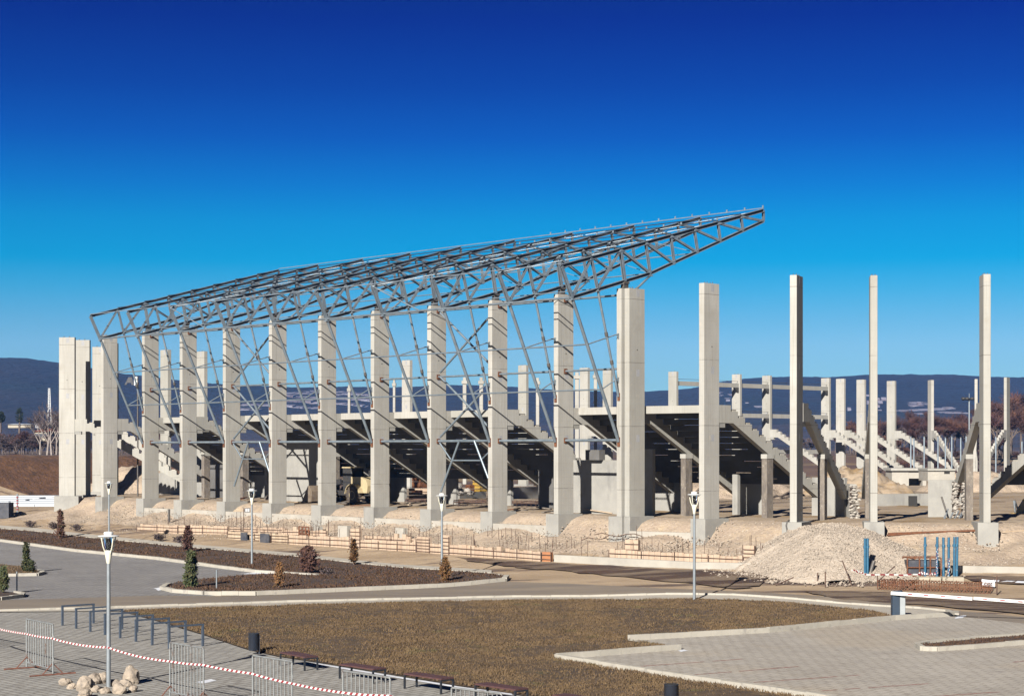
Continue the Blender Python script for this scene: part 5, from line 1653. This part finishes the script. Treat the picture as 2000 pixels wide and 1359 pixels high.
for i in range(26):
    u = random.uniform(-58, 2); y = random.uniform(2.5, 11)
    p = P(u, COLS + y); z = t1(p.x, p.y) + .08
    L = random.uniform(.8, 3.2); a = random.random() * 3.14
    d = Vector((math.cos(a), math.sin(a), 0)) * L / 2
    b = MB(); b.bar(p + UZ * z - d, p + UZ * (z + random.uniform(0, .25)) + d, random.uniform(.08, .3), .07)
    tag(b.build('loose_board', M[random.choice(('plank', 'rust', 'concrete_worn'))]), 'loose board lying on the ground among the roof pillars', 'board', 'loose boards under the stand')
heap('earth_heap', 'sandy earth heap behind the bare pillar left of the roof', Vector((-41.5, 205, 0)), 8, 7, 4.6, M['gravel'], 5, 0, 40, .5, zb=2.6)
heap('earth_heap', 'lumpy soil heap sloping down right of the slim pillar behind the stones', Vector((35.2, 186, 0)), 6.5, 8, 3.9, M['sand_inside'], 8, .3, 50, .7, zb=3.0)
heap('earth_heap', 'sandy heap seen through the gap right of the first free pillar', Vector((21.6, 178, 0)), 7, 7, 4.4, M['gravel'], 9, 0, 40, .5, zb=3.0)
heap('earth_heap', 'orange sandy heap behind the far right slim pillar', Vector((52, 205, 0)), 7, 7, 3.2, M['gravel'], 12, 0, 36, .5, zb=3.0)
# rooms and walls in the right gap
wall('retaining_wall', 'low grey retaining wall with a small dark opening across the right gap', at(1700, 1005, 150), at(1880, 1000, 153), 2.9, 4.3, .5, M['concrete_grey'])
a = at(1783, 1006, 150.0)
b = MB(); b.box(a.x - .35, a.x + .35, a.y - .06, a.y + .1, 3.15, 4.15); tag(b.build('wall_opening', M['hole']), 'small dark opening in the low retaining wall at right', 'opening')
t = thing('site_room', 'white concrete room with two openings beyond the right gap', 'room', at(1785, 945, 235))
L = t.location; k = 235 / F
b = MB(); b.box(L.x - 43 * k, L.x - 10 * k, L.y, L.y + 4, 3.0, 8 - 42 * k); b.box(L.x + 17 * k, L.x + 24 * k, L.y, L.y + 4, 3.0, 8 - 42 * k); b.box(L.x - 10 * k, L.x + 17 * k, L.y + 3, L.y + 4, 3, 8 - 42 * k); b.box(L.x - 9.9 * k, L.x + 16.9 * k, L.y + .05, L.y + 2.9, 8 - 57 * k, 8 - 42.5 * k); b.build('walls', M['concrete_white'], t, L)
b = MB(); b.box(L.x - 46 * k, L.x + 28 * k, L.y - .4, L.y + 4.5, 8 - 41.9 * k, 8 - 37 * k); b.build('slab', M['concrete'], t, L)
t = thing('site_room', 'concrete landing block with a slot, right of the white room', 'room', at(1838, 945, 180))
L = t.location; k = 180 / F
b = MB(); b.box(L.x - 26 * k, L.x + 27 * k, L.y, L.y + 4, 8 - 62 * k, 8 - 42 * k); b.build('block', M['concrete_white'], t, L)
b = MB(); b.box(L.x + 6 * k, L.x + 17 * k, L.y - .03, L.y + .05, 8 - 48 * k, 8 - 43 * k); b.build('slot', M['hole'], t, L)
b = MB(); b.box(L.x - 27 * k, L.x + 27.5 * k, L.y - .2, L.y + 4.2, 8 - 41.9 * k, 8 - 38 * k); b.build('slab', M['concrete'], t, L)
wall('stair_wall', 'tall plain grey wall end in the right gap, boards leaning on it', at(1813, 960, 126.5), at(1866, 960, 126.0), 2.6, 8 - 60 * 126.5 / F, .5, M['concrete_grey'])
wall('stair_wall', 'pale narrow wall end just left of the slim pillar', at(1655, 960, 127), at(1668, 960, 127), 2.6, 8 - 68 * 127 / F, 2.0, M['concrete'])
def toothed(lab, px0, px1, y0, y1, Y):
    t = thing('rough_joint', lab, 'wall', at((px0 + px1) / 2, y1, Y), 0, 'rough wall edges with bars')
    L = t.location; k = Y / F
    zt, zb = 8 - (y0 - HY) * k, 8 - (y1 - HY) * k
    x0, x1 = (px0 - CX) * k, (px1 - CX) * k
    b = MB(); b.box(x0 + .1, x1 - .1, Y, Y + .5, zb, zt); b.build('core', M['concrete_worn'], t, L)
    b = MB()
    n = int((zt - zb) / .17)
    for i in range(n):
        z = zb + (i + .5) * .17
        for q in range(3):
            x = random.uniform(x0, x1)
            b.blob((x, Y - random.uniform(0, .15), z + random.uniform(-.05, .05)), .15, .12, .10, i * 3 + q, 1, .5)
    b.build('rubble_teeth', M['rubble'], t, L)
    b = MB()
    for i in range(n):
        z = zb + (i + .5) * .17
        x = random.choice((x0, x1))
        b.bar((x - .12, Y - .2, z), (x + .12, Y - .18, z + random.uniform(-.05, .05)), .03, .03)
    b.build('bars', M['rebar'], t, L)
toothed('rough wall edge with pale rubble and bars, left of the slim pillar', 1660, 1678, 948, 1032, 124)
toothed('rough wall edge with pale rubble and bars, right of the plain grey wall', 1878, 1890, 940, 1034, 124.5)
toothed('second narrow rough wall edge touching the plain grey wall', 1860, 1870, 940, 1034, 124.8)
for i in range(7):
    x0 = 1832 + i * 5.2
    p, q = at(x0, 1036, 122.5), at(x0 + 17 + random.uniform(-5, 5), 1000 + random.uniform(-8, 6), 124)
    b = MB(); b.tube(p, q, .05, 6)
    tag(b.build('leaning_pipe', M['galv']), 'grey steel pipe leaning with others on the plain grey wall', 'pipe', 'leaning pipes in the right gap')
a, c = at(1839, 970, 124.2), at(1848, 998, 123.6)
b = MB(); b.tube(a, c, .07, 6); tag(b.build('dark_bar', M['bearing']), 'dark slanting bar in front of the plain grey wall', 'bar')
# excavator at the right edge
g = at(1995, 1022, 134)
t = thing('excavator', 'yellow excavator arm and bucket at the right edge under the terrace', 'excavator', g)
k = 134 / F
def ex(px, py, dy=0.0): return at(px, py, 134 + dy)
b = MB(); b.bar(ex(1981, 1013), ex(2003, 978), .3, .38); b.build('stick', M['machine_cream'], t, g)
b = MB(); b.bar(ex(2001, 982), ex(2040, 962), .35, .55); b.build('boom', M['yellow'], t, g)
b = MB(); b.prism([(-.1, -.1), (.28, .0), (.2, .45), (-.15, .5), (-.28, .2)], ex(1979, 1014), (1, 0, 0), (0, 0, 1), (0, 1, 0), .8); b.build('bucket', M['yellow'], t, g)
b = MB(); b.tube(ex(1983, 1000), ex(1980, 977), .07, 8); b.tube(ex(1988, 995), ex(1982, 977), .07, 8); b.build('hydraulics', M['galv'], t, g)
b = MB(); b.box(ex(2020, 0).x, ex(2090, 0).x, 133, 136, 3.6, 5.8); b.build('body', M['yellow'], t, g)
b = MB(); b.box(ex(2010, 0).x, ex(2100, 0).x, 132.6, 136.4, 3.0, 3.55); b.build('tracks', M['machine_dark'], t, g)
# thin poles in the right gap, floodlight mast
for i, (px, yt) in enumerate(((1779, 853), (1785, 856), (1805, 853), (1832, 853), (1846.5, 855), (1859, 853), (1876.5, 855), (1887, 852), (1945, 853), (1996, 862))):
    Y = 262
    a = at(px, 925, Y); a.z = 3.1
    p = at(px, yt, Y)
    t = thing('net_pole', 'thin grey pole before the bare wood, %s from left' % ORD[i], 'pole', a, 0, 'thin poles in the right gap')
    b = MB(); b.tube(a, p, .11, 6); b.build('tube', M['steel'], t, a)
    b = MB(); b.tube(p, p + UZ * .12, .14, 6); b.build('cap', M['bearing'], t, a)
a = at(1893, 885, 300); a.z = 4
t = thing('floodlight_mast', 'tall mast with three dark floodlights before the far trees', 'mast', a)
p = at(1893, 780, 300)
b = MB(); b.tube(a, p, .13, 8); b.build('mast', M['galv'], t, a)
b = MB(); b.tube(p + UZ * .001, at(1893, 768, 300), .05, 6); b.build('rod', M['galv'], t, a)
for px in (1882, 1889, 1899):
    c = at(px, 778.5, 299.6)
    b = MB(); b.blob(c, .42, .35, .28, 1, 2, .05); b.build('floodlight', M['machine_dark'], t, a)
# capped slender far columns in the middle gaps
for i, (px, yt, wpx, Y) in enumerate(((682, 752, 6, 262), (770, 742, 6, 262), (907.5, 737, 9, 250), (940, 737, 9, 246), (1050, 738, 8, 250), (1127, 727, 10, 250), (1163, 726, 8, 252))):
    a = at(px, 900, Y); a.z = 3.2
    p = at(px, yt, Y); w_ = wpx * Y / F / 2
    t = thing('slender_column', 'slender far column with a knobbed cap, %s from left in the roof gaps' % ORD[i], 'column', a, 0, 'slender capped far columns')
    b = MB(); b.cham(a.x - w_ * .8, a.x + w_ * .8, a.y - .3, a.y + .3, a.z, p.z - .9, .05); b.build('shaft', M['concrete'], t, a)
    b = MB(); b.cham(a.x - w_ * 1.3, a.x + w_ * 1.3, a.y - .45, a.y + .45, p.z - .899, p.z - .45, .08); b.cham(a.x - w_ * .7, a.x + w_ * .7, a.y - .3, a.y + .3, p.z - .449, p.z, .05); b.build('cap', M['concrete'], t, a)
# small sign on the first bracing
c = at(266, 744.5, FR['A1'][1] + 12)
t = thing('letter_sign', 'small dark A shaped frame with a white plate beside the first roof pillar', 'sign', c)
k = c.y / F
b = MB(); b.prism([(-23 * k, -7 * k), (-15 * k, 8 * k), (-8 * k, 8 * k), (-5 * k, -7 * k), (-9 * k, -7 * k), (-10 * k, -3 * k), (-17 * k, -3 * k), (-19 * k, -7 * k)], c, (1, 0, 0), (0, 0, 1), (0, 1, 0), .08); b.build('letter', M['dark_panel'], t, c)
b = MB(); b.box(c.x - 4 * k, c.x + 2 * k, c.y - .04, c.y + .04, c.z - 8 * k, c.z + 9 * k); b.build('plate', M['white_paint'], t, c)
b = MB(); b.box(c.x - 1 * k, c.x + 2 * k, c.y - .05, c.y - .041, c.z + 2.5 * k, c.z + 4.5 * k); b.box(c.x - 1 * k, c.x + 2 * k, c.y - .05, c.y - .041, c.z - 4.5 * k, c.z - 2.5 * k); b.build('marks', M['dark_panel'], t, c)
b = MB(); b.tube((c.x + 3 * k, c.y, t1(c.x, c.y)), (c.x + 3 * k, c.y, c.z + 9 * k), .08, 6); b.build('pole', M['bearing'], t, c)

# white wrapped beams on the left
for r in range(5):
    Y = 216 + r * 4.8
    for q in range(3):
        x0 = -82 + q * 10.2 + r * .8 + random.uniform(-.3, .3)
        L = 9.7
        if x0 + L > -50.5: L = -50.5 - x0
        if L < 2: continue
        b = MB(); z0 = t1(x0 + L / 2, Y)
        b.cham(x0, x0 + L, Y, Y + 3.2, z0 - .1, z0 + .32 + .10 * r, .12)
        for kx in range(3): b.box(x0 + L * (kx + .5) / 3 - .12, x0 + L * (kx + .5) / 3 + .12, Y - .1, Y - .001, z0 - .1, z0 + .25)
        tag(b.build('wrapped_beam', M['white_sheet']), 'white wrapped precast beam stored at the left below the earth bank', 'beam', 'white wrapped beams at the left')
a = gnd(34, 1001)
t = thing('tape_post', 'post wrapped in red and white tape by the white beams', 'post', a)
b = MB(); b.tube(a, a + UZ * 37 / F * a.y, .10, 8); b.build('pole', M['galv'], t, a)
b = MB()
for i in range(5): b.tube(a + UZ * (.3 + i * .34), a + UZ * (.45 + i * .34), .125, 8)
b.build('stripes', M['red_paint'], t, a)
a = gnd(8, 1012)
b = MB(); b.box(a.x - 3, a.x + .5, a.y, a.y + 2, a.z, a.z + 1.7); tag(b.build('dark_container', M['dark_panel']), 'dark low box cut by the left edge before the white beams', 'box')
clump('small stone pile at the foot of the taped post', gnd(36, 1006), .8, 14, 'gravel_grey', 'stone_pile', .22, 'stones', .3)

# ------------------------------------------------------------------ hills
def ridge_z(px):
    pts = [(-1200, 715), (-500, 706), (0, 699), (40, 698), (115, 708), (175, 718), (240, 730), (330, 740), (430, 750), (600, 757), (680, 754), (760, 757), (850, 752), (960, 752), (1060, 759), (1180, 764), (1270, 764), (1340, 760), (1400, 747), (1450, 739), (1520, 735), (1620, 737), (1690, 731), (1760, 731), (1860, 731), (1930, 735), (2010, 737), (2300, 742), (3200, 760)]
    return np.interp(px, [p[0] for p in pts], [p[1] for p in pts])
vs, fs = [], []
nx_, ny_ = 260, 46
for j in range(ny_ + 1):
    v = j / ny_
    Y = 1150 + 2250 * v
    for i in range(nx_ + 1):
        px = -1200 + 4400 * i / nx_
        X = (px - CX) / F * Y
        prof = sst(0, 1, np.array([min(1, v / .80)]))[0] if v < .8 else 1 - .5 * ((v - .8) / .2)
        top = 8 - (ridge_z(px) - HY) / F * (1150 + 2250 * .8)
        lf = math.exp(-((px + 100) / 500) ** 2)
        prof = prof ** (1.0 - .25 * lf)
        n1 = mnoise.noise(Vector((X * .0016, Y * .0016, 2))) * 26 + mnoise.noise(Vector((X * .006, Y * .006, 5))) * 9
        n2 = mnoise.noise(Vector((X * .03, Y * .03, 1))) * 2.4 + mnoise.noise(Vector((X * .09, Y * .06, 1))) * 2.0
        z = 5.5 + (top - 5.5) * prof + n1 * math.sin(min(1, v / .8) * math.pi) * .8 + n2 * min(1, v * 2)
        z = min(z, 8 - (ridge_z(px) + 1.5 - HY) / F * Y + max(0, n2) * .8)
        if v < .04: z = 5.2
        vs.append((X, Y, z))
for j in range(ny_):
    for i in range(nx_):
        a = j * (nx_ + 1) + i
        fs.append((a, a + 1, a + nx_ + 2, a + nx_ + 1))
HV = np.array(vs).reshape(ny_ + 1, nx_ + 1, 3)
def on_hill(px, py):
    i = int(round((px + 1200) / 4400 * nx_))
    for j in range(4, ny_):
        X, Y, Z = HV[j, i]
        if HY - (Z - 8) / Y * F <= py: return at(px, py, float(Y))
    return at(px, py, 2900)
b = MB(); b.add(vs, fs, True)
tag(b.build('hills', M['hill'], None, (0, 0, 0)), kind='structure')

# ------------------------------------------------------------------ far trees, houses, masts
def make_bare_tree(h, seed, m, bark, dense=520, spread=.33):
    random.seed(seed)
    t = thing('bare_tree', '', 'tree')
    b = MB(); tips = []
    def grow(p, d, l, r, lev):
        q = p + d * l
        b.tube(p, q, r, 5, r * .68, False)
        if lev == 0: tips.append((q, d, l)); return
        for k in range(random.choice((3, 3, 4))):
            nd = (d + Vector((random.gauss(0, .5), random.gauss(0, .5), random.gauss(.15, .25)))).normalized()
            grow(p + d * l * random.uniform(.55, 1.0), nd, l * random.uniform(.58, .78), r * .55, lev - 1)
    grow(Vector((0, 0, -.3)), Vector((random.gauss(0, .04), random.gauss(0, .04), 1)).normalized(), h * .30, h * .016, 3)
    b.build('trunk', M[bark], t)
    b = MB()
    for i in range(dense):
        q, d, l = random.choice(tips)
        p = q - d * l * random.random()
        e = (d + Vector((random.gauss(0, .55), random.gauss(0, .55), random.gauss(.25, .4)))).normalized() * h * random.uniform(.05, .13)
        s_ = e.cross(Vector((random.random(), random.random(), .2))).normalized() * h * .0042
        b.add([p - s_, p + s_, p + e], [(0, 1, 2)])
        for k in range(3):
            pp = p + e * random.uniform(.3, .9)
            e2 = (e.normalized() + Vector((random.gauss(0, .6), random.gauss(0, .6), random.gauss(.2, .4)))).normalized() * h * random.uniform(.03, .07)
            b.add([pp - s_ * .8, pp + s_ * .8, pp + e2], [(0, 1, 2)])
    b.build('crown', M[m], t)
    return t
T1 = make_bare_tree(13, 4, 'twig_red', 'bark', 900); T2 = make_bare_tree(12, 9, 'twig_red', 'bark', 900); T3 = make_bare_tree(11, 17, 'twig_grey', 'bark', 800); T4 = make_bare_tree(12, 23, 'twig_grey', 'bark_pale', 260)
protos = [T1, T2, T3, T4]
used = [False] * 4
random.seed(5)
def place_tree(k, x, y, z, lab, grp, sc=1.0):
    if not used[k]:
        used[k] = True; t = protos[k]; t.location = (x, y, z); tag(t, lab, None, grp)
    else: t = dup(protos[k], (x, y, z), random.random() * 6.28, lab, grp)
    t.scale = (sc * random.uniform(.95, 1.25), sc * random.uniform(.95, 1.25), sc)
    return t
lab_r = 'reddish bare tree of the far wood at the right'
for i in range(64):
    px = random.uniform(1660, 2080)
    Y = random.uniform(370, 470)
    x = (px - CX) / F * Y
    ytop = np.interp(px, [1500, 1640, 1700, 1760, 1850, 1930, 2000, 2100], [830, 822, 812, 806, 806, 775, 768, 768]) + random.uniform(-6, 22)
    z0 = t1(x, Y)
    hgt = (HY - ytop) / F * Y + 8 - z0
    place_tree(random.choice((0, 1, 0, 1, 2)), x, Y, z0, lab_r, 'bare wood at the right', hgt / 9.6)
for i in range(80):
    px = random.uniform(1690, 2090)
    Y = random.uniform(345, 375)
    x = (px - CX) / F * Y
    place_tree(random.choice((0, 1, 2, 2)), x, Y, t1(x, Y) - .8, 'low bare thicket tree before the far wood at the right', 'low bare thicket at the right', random.uniform(.28, .62))
for i in range(70):
    px = random.uniform(-30, 128) if i < 52 else random.uniform(225, 330)
    Y = random.uniform(360, 470)
    x = (px - CX) / F * Y
    place_tree(random.choice((0, 2, 2)), x, Y, t1(x, Y) - .5, 'purplish bare thicket tree of the left village below the hill', 'bare thicket of the left village', random.uniform(.3, .72))
for px, Y, s_ in ((92, 330, 1.0), (101, 322, .9), (78, 345, .85), (110, 340, .9)):
    x = (px - CX) / F * Y
    place_tree(3, x, Y, t1(x, Y), 'pale bare tree by the red roofed house at the left, ' + {92: 'tallest', 101: 'leaning nearest', 78: 'leftmost', 110: 'beside the leftmost pillar'}[px], 'pale bare trees at the left', s_)
for i in range(46):
    px = random.uniform(-40, 330) if i < 32 else random.uniform(1550, 1680)
    Y = random.uniform(390, 620)
    x = (px - CX) / F * Y
    place_tree(random.choice((2, 2, 0)), x, Y, t1(x, Y), 'low bare tree of the far hedge at the left' if i < 32 else 'low bare tree seen beyond the end stand at right', 'low bare trees at the left' if i < 32 else 'low bare trees beyond the end stand', random.uniform(.28, .6))
def dark_tree(lab, px, yb, yt, wpx, Y):
    a = at(px, yb, Y); hh = (yb - yt) / F * Y; rr = wpx / F * Y / 2
    t = thing('pine_tree', lab, 'tree', a, 0, 'dark evergreens at the left')
    b = MB(); b.tube((0, 0, -2), (0, 0, hh * .7), .35, 6, .1); b.build('trunk', M['bark'], t)
    b = MB()
    for i in range(420):
        h = random.random(); r = rr * math.sin(min(1, h * .85 + .12) * math.pi) ** .7 * random.random() ** .4
        an = random.random() * 6.28
        c = Vector((r * math.cos(an), r * math.sin(an), hh * (.22 + .78 * h)))
        for q in range(2):
            d = Vector((random.gauss(0, 1), random.gauss(0, 1), random.gauss(.2, .6))).normalized() * rr * .34
            s_ = d.cross(Vector((random.random(), .4, random.random()))).normalized() * rr * .12
            b.add([c - s_, c + s_, c + d], [(0, 1, 2)])
    b.build('crown', M['leaf_pine'], t)
dark_tree('dark round evergreen standing above the left village', 38, 832, 797, 15, 480)
dark_tree('dark evergreen cut by the left edge', 1, 830, 804, 18, 480)
# houses
def house(lab, px, yb, wpx, hw, hr, Y, wall_, roof_, dpt=8.0, nwin=3):
    a = at(px, yb, Y); k = Y / F; W = wpx * k
    t = thing('house', lab, 'house', a, random.uniform(-.2, .2), 'far village houses')
    hz, hrz = hw * k, hr * k
    b = MB(); b.box(-W / 2, W / 2, 0, dpt, -.6, hz); b.build('wall', M[wall_], t)
    b = MB(); e = .4
    b.add([(-W / 2 - e, -e, hz + .001), (W / 2 + e, -e, hz + .001), (W / 2 + e, dpt + e, hz + .001), (-W / 2 - e, dpt + e, hz + .001), (-W / 2 + W * .12, dpt / 2, hz + hrz), (W / 2 - W * .12, dpt / 2, hz + hrz)], [(0, 1, 5, 4), (1, 2, 5), (2, 3, 4, 5), (3, 0, 4), (3, 2, 1, 0)])
    b.build('roof', M[roof_], t)
    for i in range(nwin):
        x = -W / 2 + W * (i + .5) / nwin
        b = MB(); b.box(x - .5, x + .5, -.03, .05, hz * .25, hz * .75); b.build('window', M['dark_panel'], t)
house('cream house with a red tiled roof among bare trees at the left', 80, 857, 25, 14, 7, 400, 'house_wall', 'roof_tile')
house('small house with a red roof behind the leftmost pillar', 112, 855, 14, 9, 7, 420, 'house_wall', 'roof_tile', nwin=1)
house('long white shed far behind the left village', 38, 832, 44, 3, 2, 620, 'house_wall', 'white_sheet', nwin=1)
house('small white shed right of the long one at the left', 76, 832, 18, 4, 2, 640, 'white_sheet', 'white_sheet', nwin=1)
house('tiny white hut among the left trees', 65, 858, 6, 5, 2, 450, 'white_paint', 'white_sheet', nwin=1)
house('another tiny white hut at the far left', 34, 856, 7, 4, 2, 460, 'white_paint', 'roof_tile', nwin=1)
# white houses on the right slope
for i in range(22):
    px = random.gauss(1712, 30); py = random.gauss(790, 9)
    if i > 17: px = random.uniform(1400, 1545); py = random.uniform(766, 800)
    a = on_hill(px, py)
    b = MB(); s_ = random.uniform(1.6, 3.2)
    b.box(a.x - s_, a.x + s_, a.y, a.y + 6, a.z - 6, a.z + 2)
    b.add([(a.x - s_, a.y, a.z + 2.01), (a.x + s_, a.y, a.z + 2.01), (a.x + s_, a.y + 6, a.z + 2.01), (a.x - s_, a.y + 6, a.z + 2.01), (a.x - s_, a.y + 3, a.z + 4), (a.x + s_, a.y + 3, a.z + 4)], [(0, 1, 5, 4), (2, 3, 4, 5), (1, 2, 5), (3, 0, 4)])
    tag(b.build('far_house', M['snow']), 'tiny pale house on the far slope at right', 'house', 'tiny houses on the far slope')
# snow patches lying on the right slope
for i, (pts, lab) in enumerate((([(1755, 784), (1800, 786), (1850, 795), (1885, 801), (1878, 806), (1830, 805), (1790, 808), (1757, 806), (1760, 797), (1800, 795)], 'long white snow field on the far slope between the slim pillars'),
                               ([(548, 768), (640, 762), (725, 770), (735, 792), (640, 797), (548, 799)], 'pale snowy field seen between the fourth and sixth roof pillars'),
                               ([(468, 784), (522, 781), (522, 800), (468, 801)], 'pale snowy field seen between the third and fourth roof pillars'),
                               ([(1402, 766), (1440, 770), (1436, 776), (1420, 779), (1404, 775)], 'small snow patch on the far slope beside the first free pillar'),
                               ([(1470, 789), (1492, 793), (1500, 798), (1478, 796)], 'thin snow patch on the far slope between far pillars'), ([(1795, 753), (1832, 755), (1828, 757), (1800, 757)], 'highest thin snow streak on the far slope'))):
    vs = [on_hill(x, y) for x, y in pts]
    b = MB()
    xs = [p[0] for p in pts]; ys = [p[1] for p in pts]
    poly = [Vector((x, y, 0)) for x, y in pts]
    for q in range(int((max(xs) - min(xs)) * (max(ys) - min(ys)) * 1.5)):
        x, y = random.uniform(min(xs), max(xs)), random.uniform(min(ys), max(ys))
        if not inside(poly, x, y) or mnoise.noise(Vector((x * .06, y * .3, i))) < -.12: continue
        c = on_hill(x, y)
        sx, sy = random.uniform(2, 7), random.uniform(4, 14)
        b.hexa([c + Vector(v) for v in ((-sx, -sy, -6.8), (sx, -sy, -6.8), (sx, sy, -5), (-sx, sy, -5), (-sx, -sy, -.9), (sx * .7, -sy, -.9), (sx, sy, 1), (-sx, sy, 1))])
    tag(b.build('snow_field', M['snow']), lab, 'snow field', 'snow fields on the far slope')
# lattice mast on the left hill
a = at(96.5, 800, 900)
t = thing('lattice_mast', 'pale lattice mast rising before the left hill', 'mast', a)
b = MB(); hh = 42 * 900 / F; 
for sx, sy in ((-1, -1), (1, -1), (1, 1), (-1, 1)): b.tube((a.x + sx * .8, a.y + sy * .8, a.z - 8), (a.x + sx * .25, a.y + sy * .25, a.z + hh), .12, 5)
for i in range(9):
    z0, z1 = a.z + hh * i / 9, a.z + hh * (i + 1) / 9
    b.tube((a.x - .7, a.y - .7, z0), (a.x + .6, a.y - .6, z1), .08, 4); b.tube((a.x + .7, a.y - .7, z0), (a.x - .6, a.y - .6, z1), .08, 4)
b.build('lattice', M['white_paint'], t, a)

# ------------------------------------------------------------------ air
hb = MB(); hb.box(-2600, 2600, -80, 3560, -1.2, 215)
hm = bpy.data.materials.new('haze'); hm.use_nodes = True
ht = hm.node_tree; ht.nodes.clear()
ho = ht.nodes.new('ShaderNodeOutputMaterial'); hv = ht.nodes.new('ShaderNodeVolumePrincipled')
hv.inputs['Color'].default_value = (.07, .34, 1.0, 1)
hv.inputs['Density'].default_value = .000065
ht.links.new(hv.outputs[0], ho.inputs['Volume'])
tag(hb.build('haze', hm, None, (0, 0, 0)), kind='stuff')
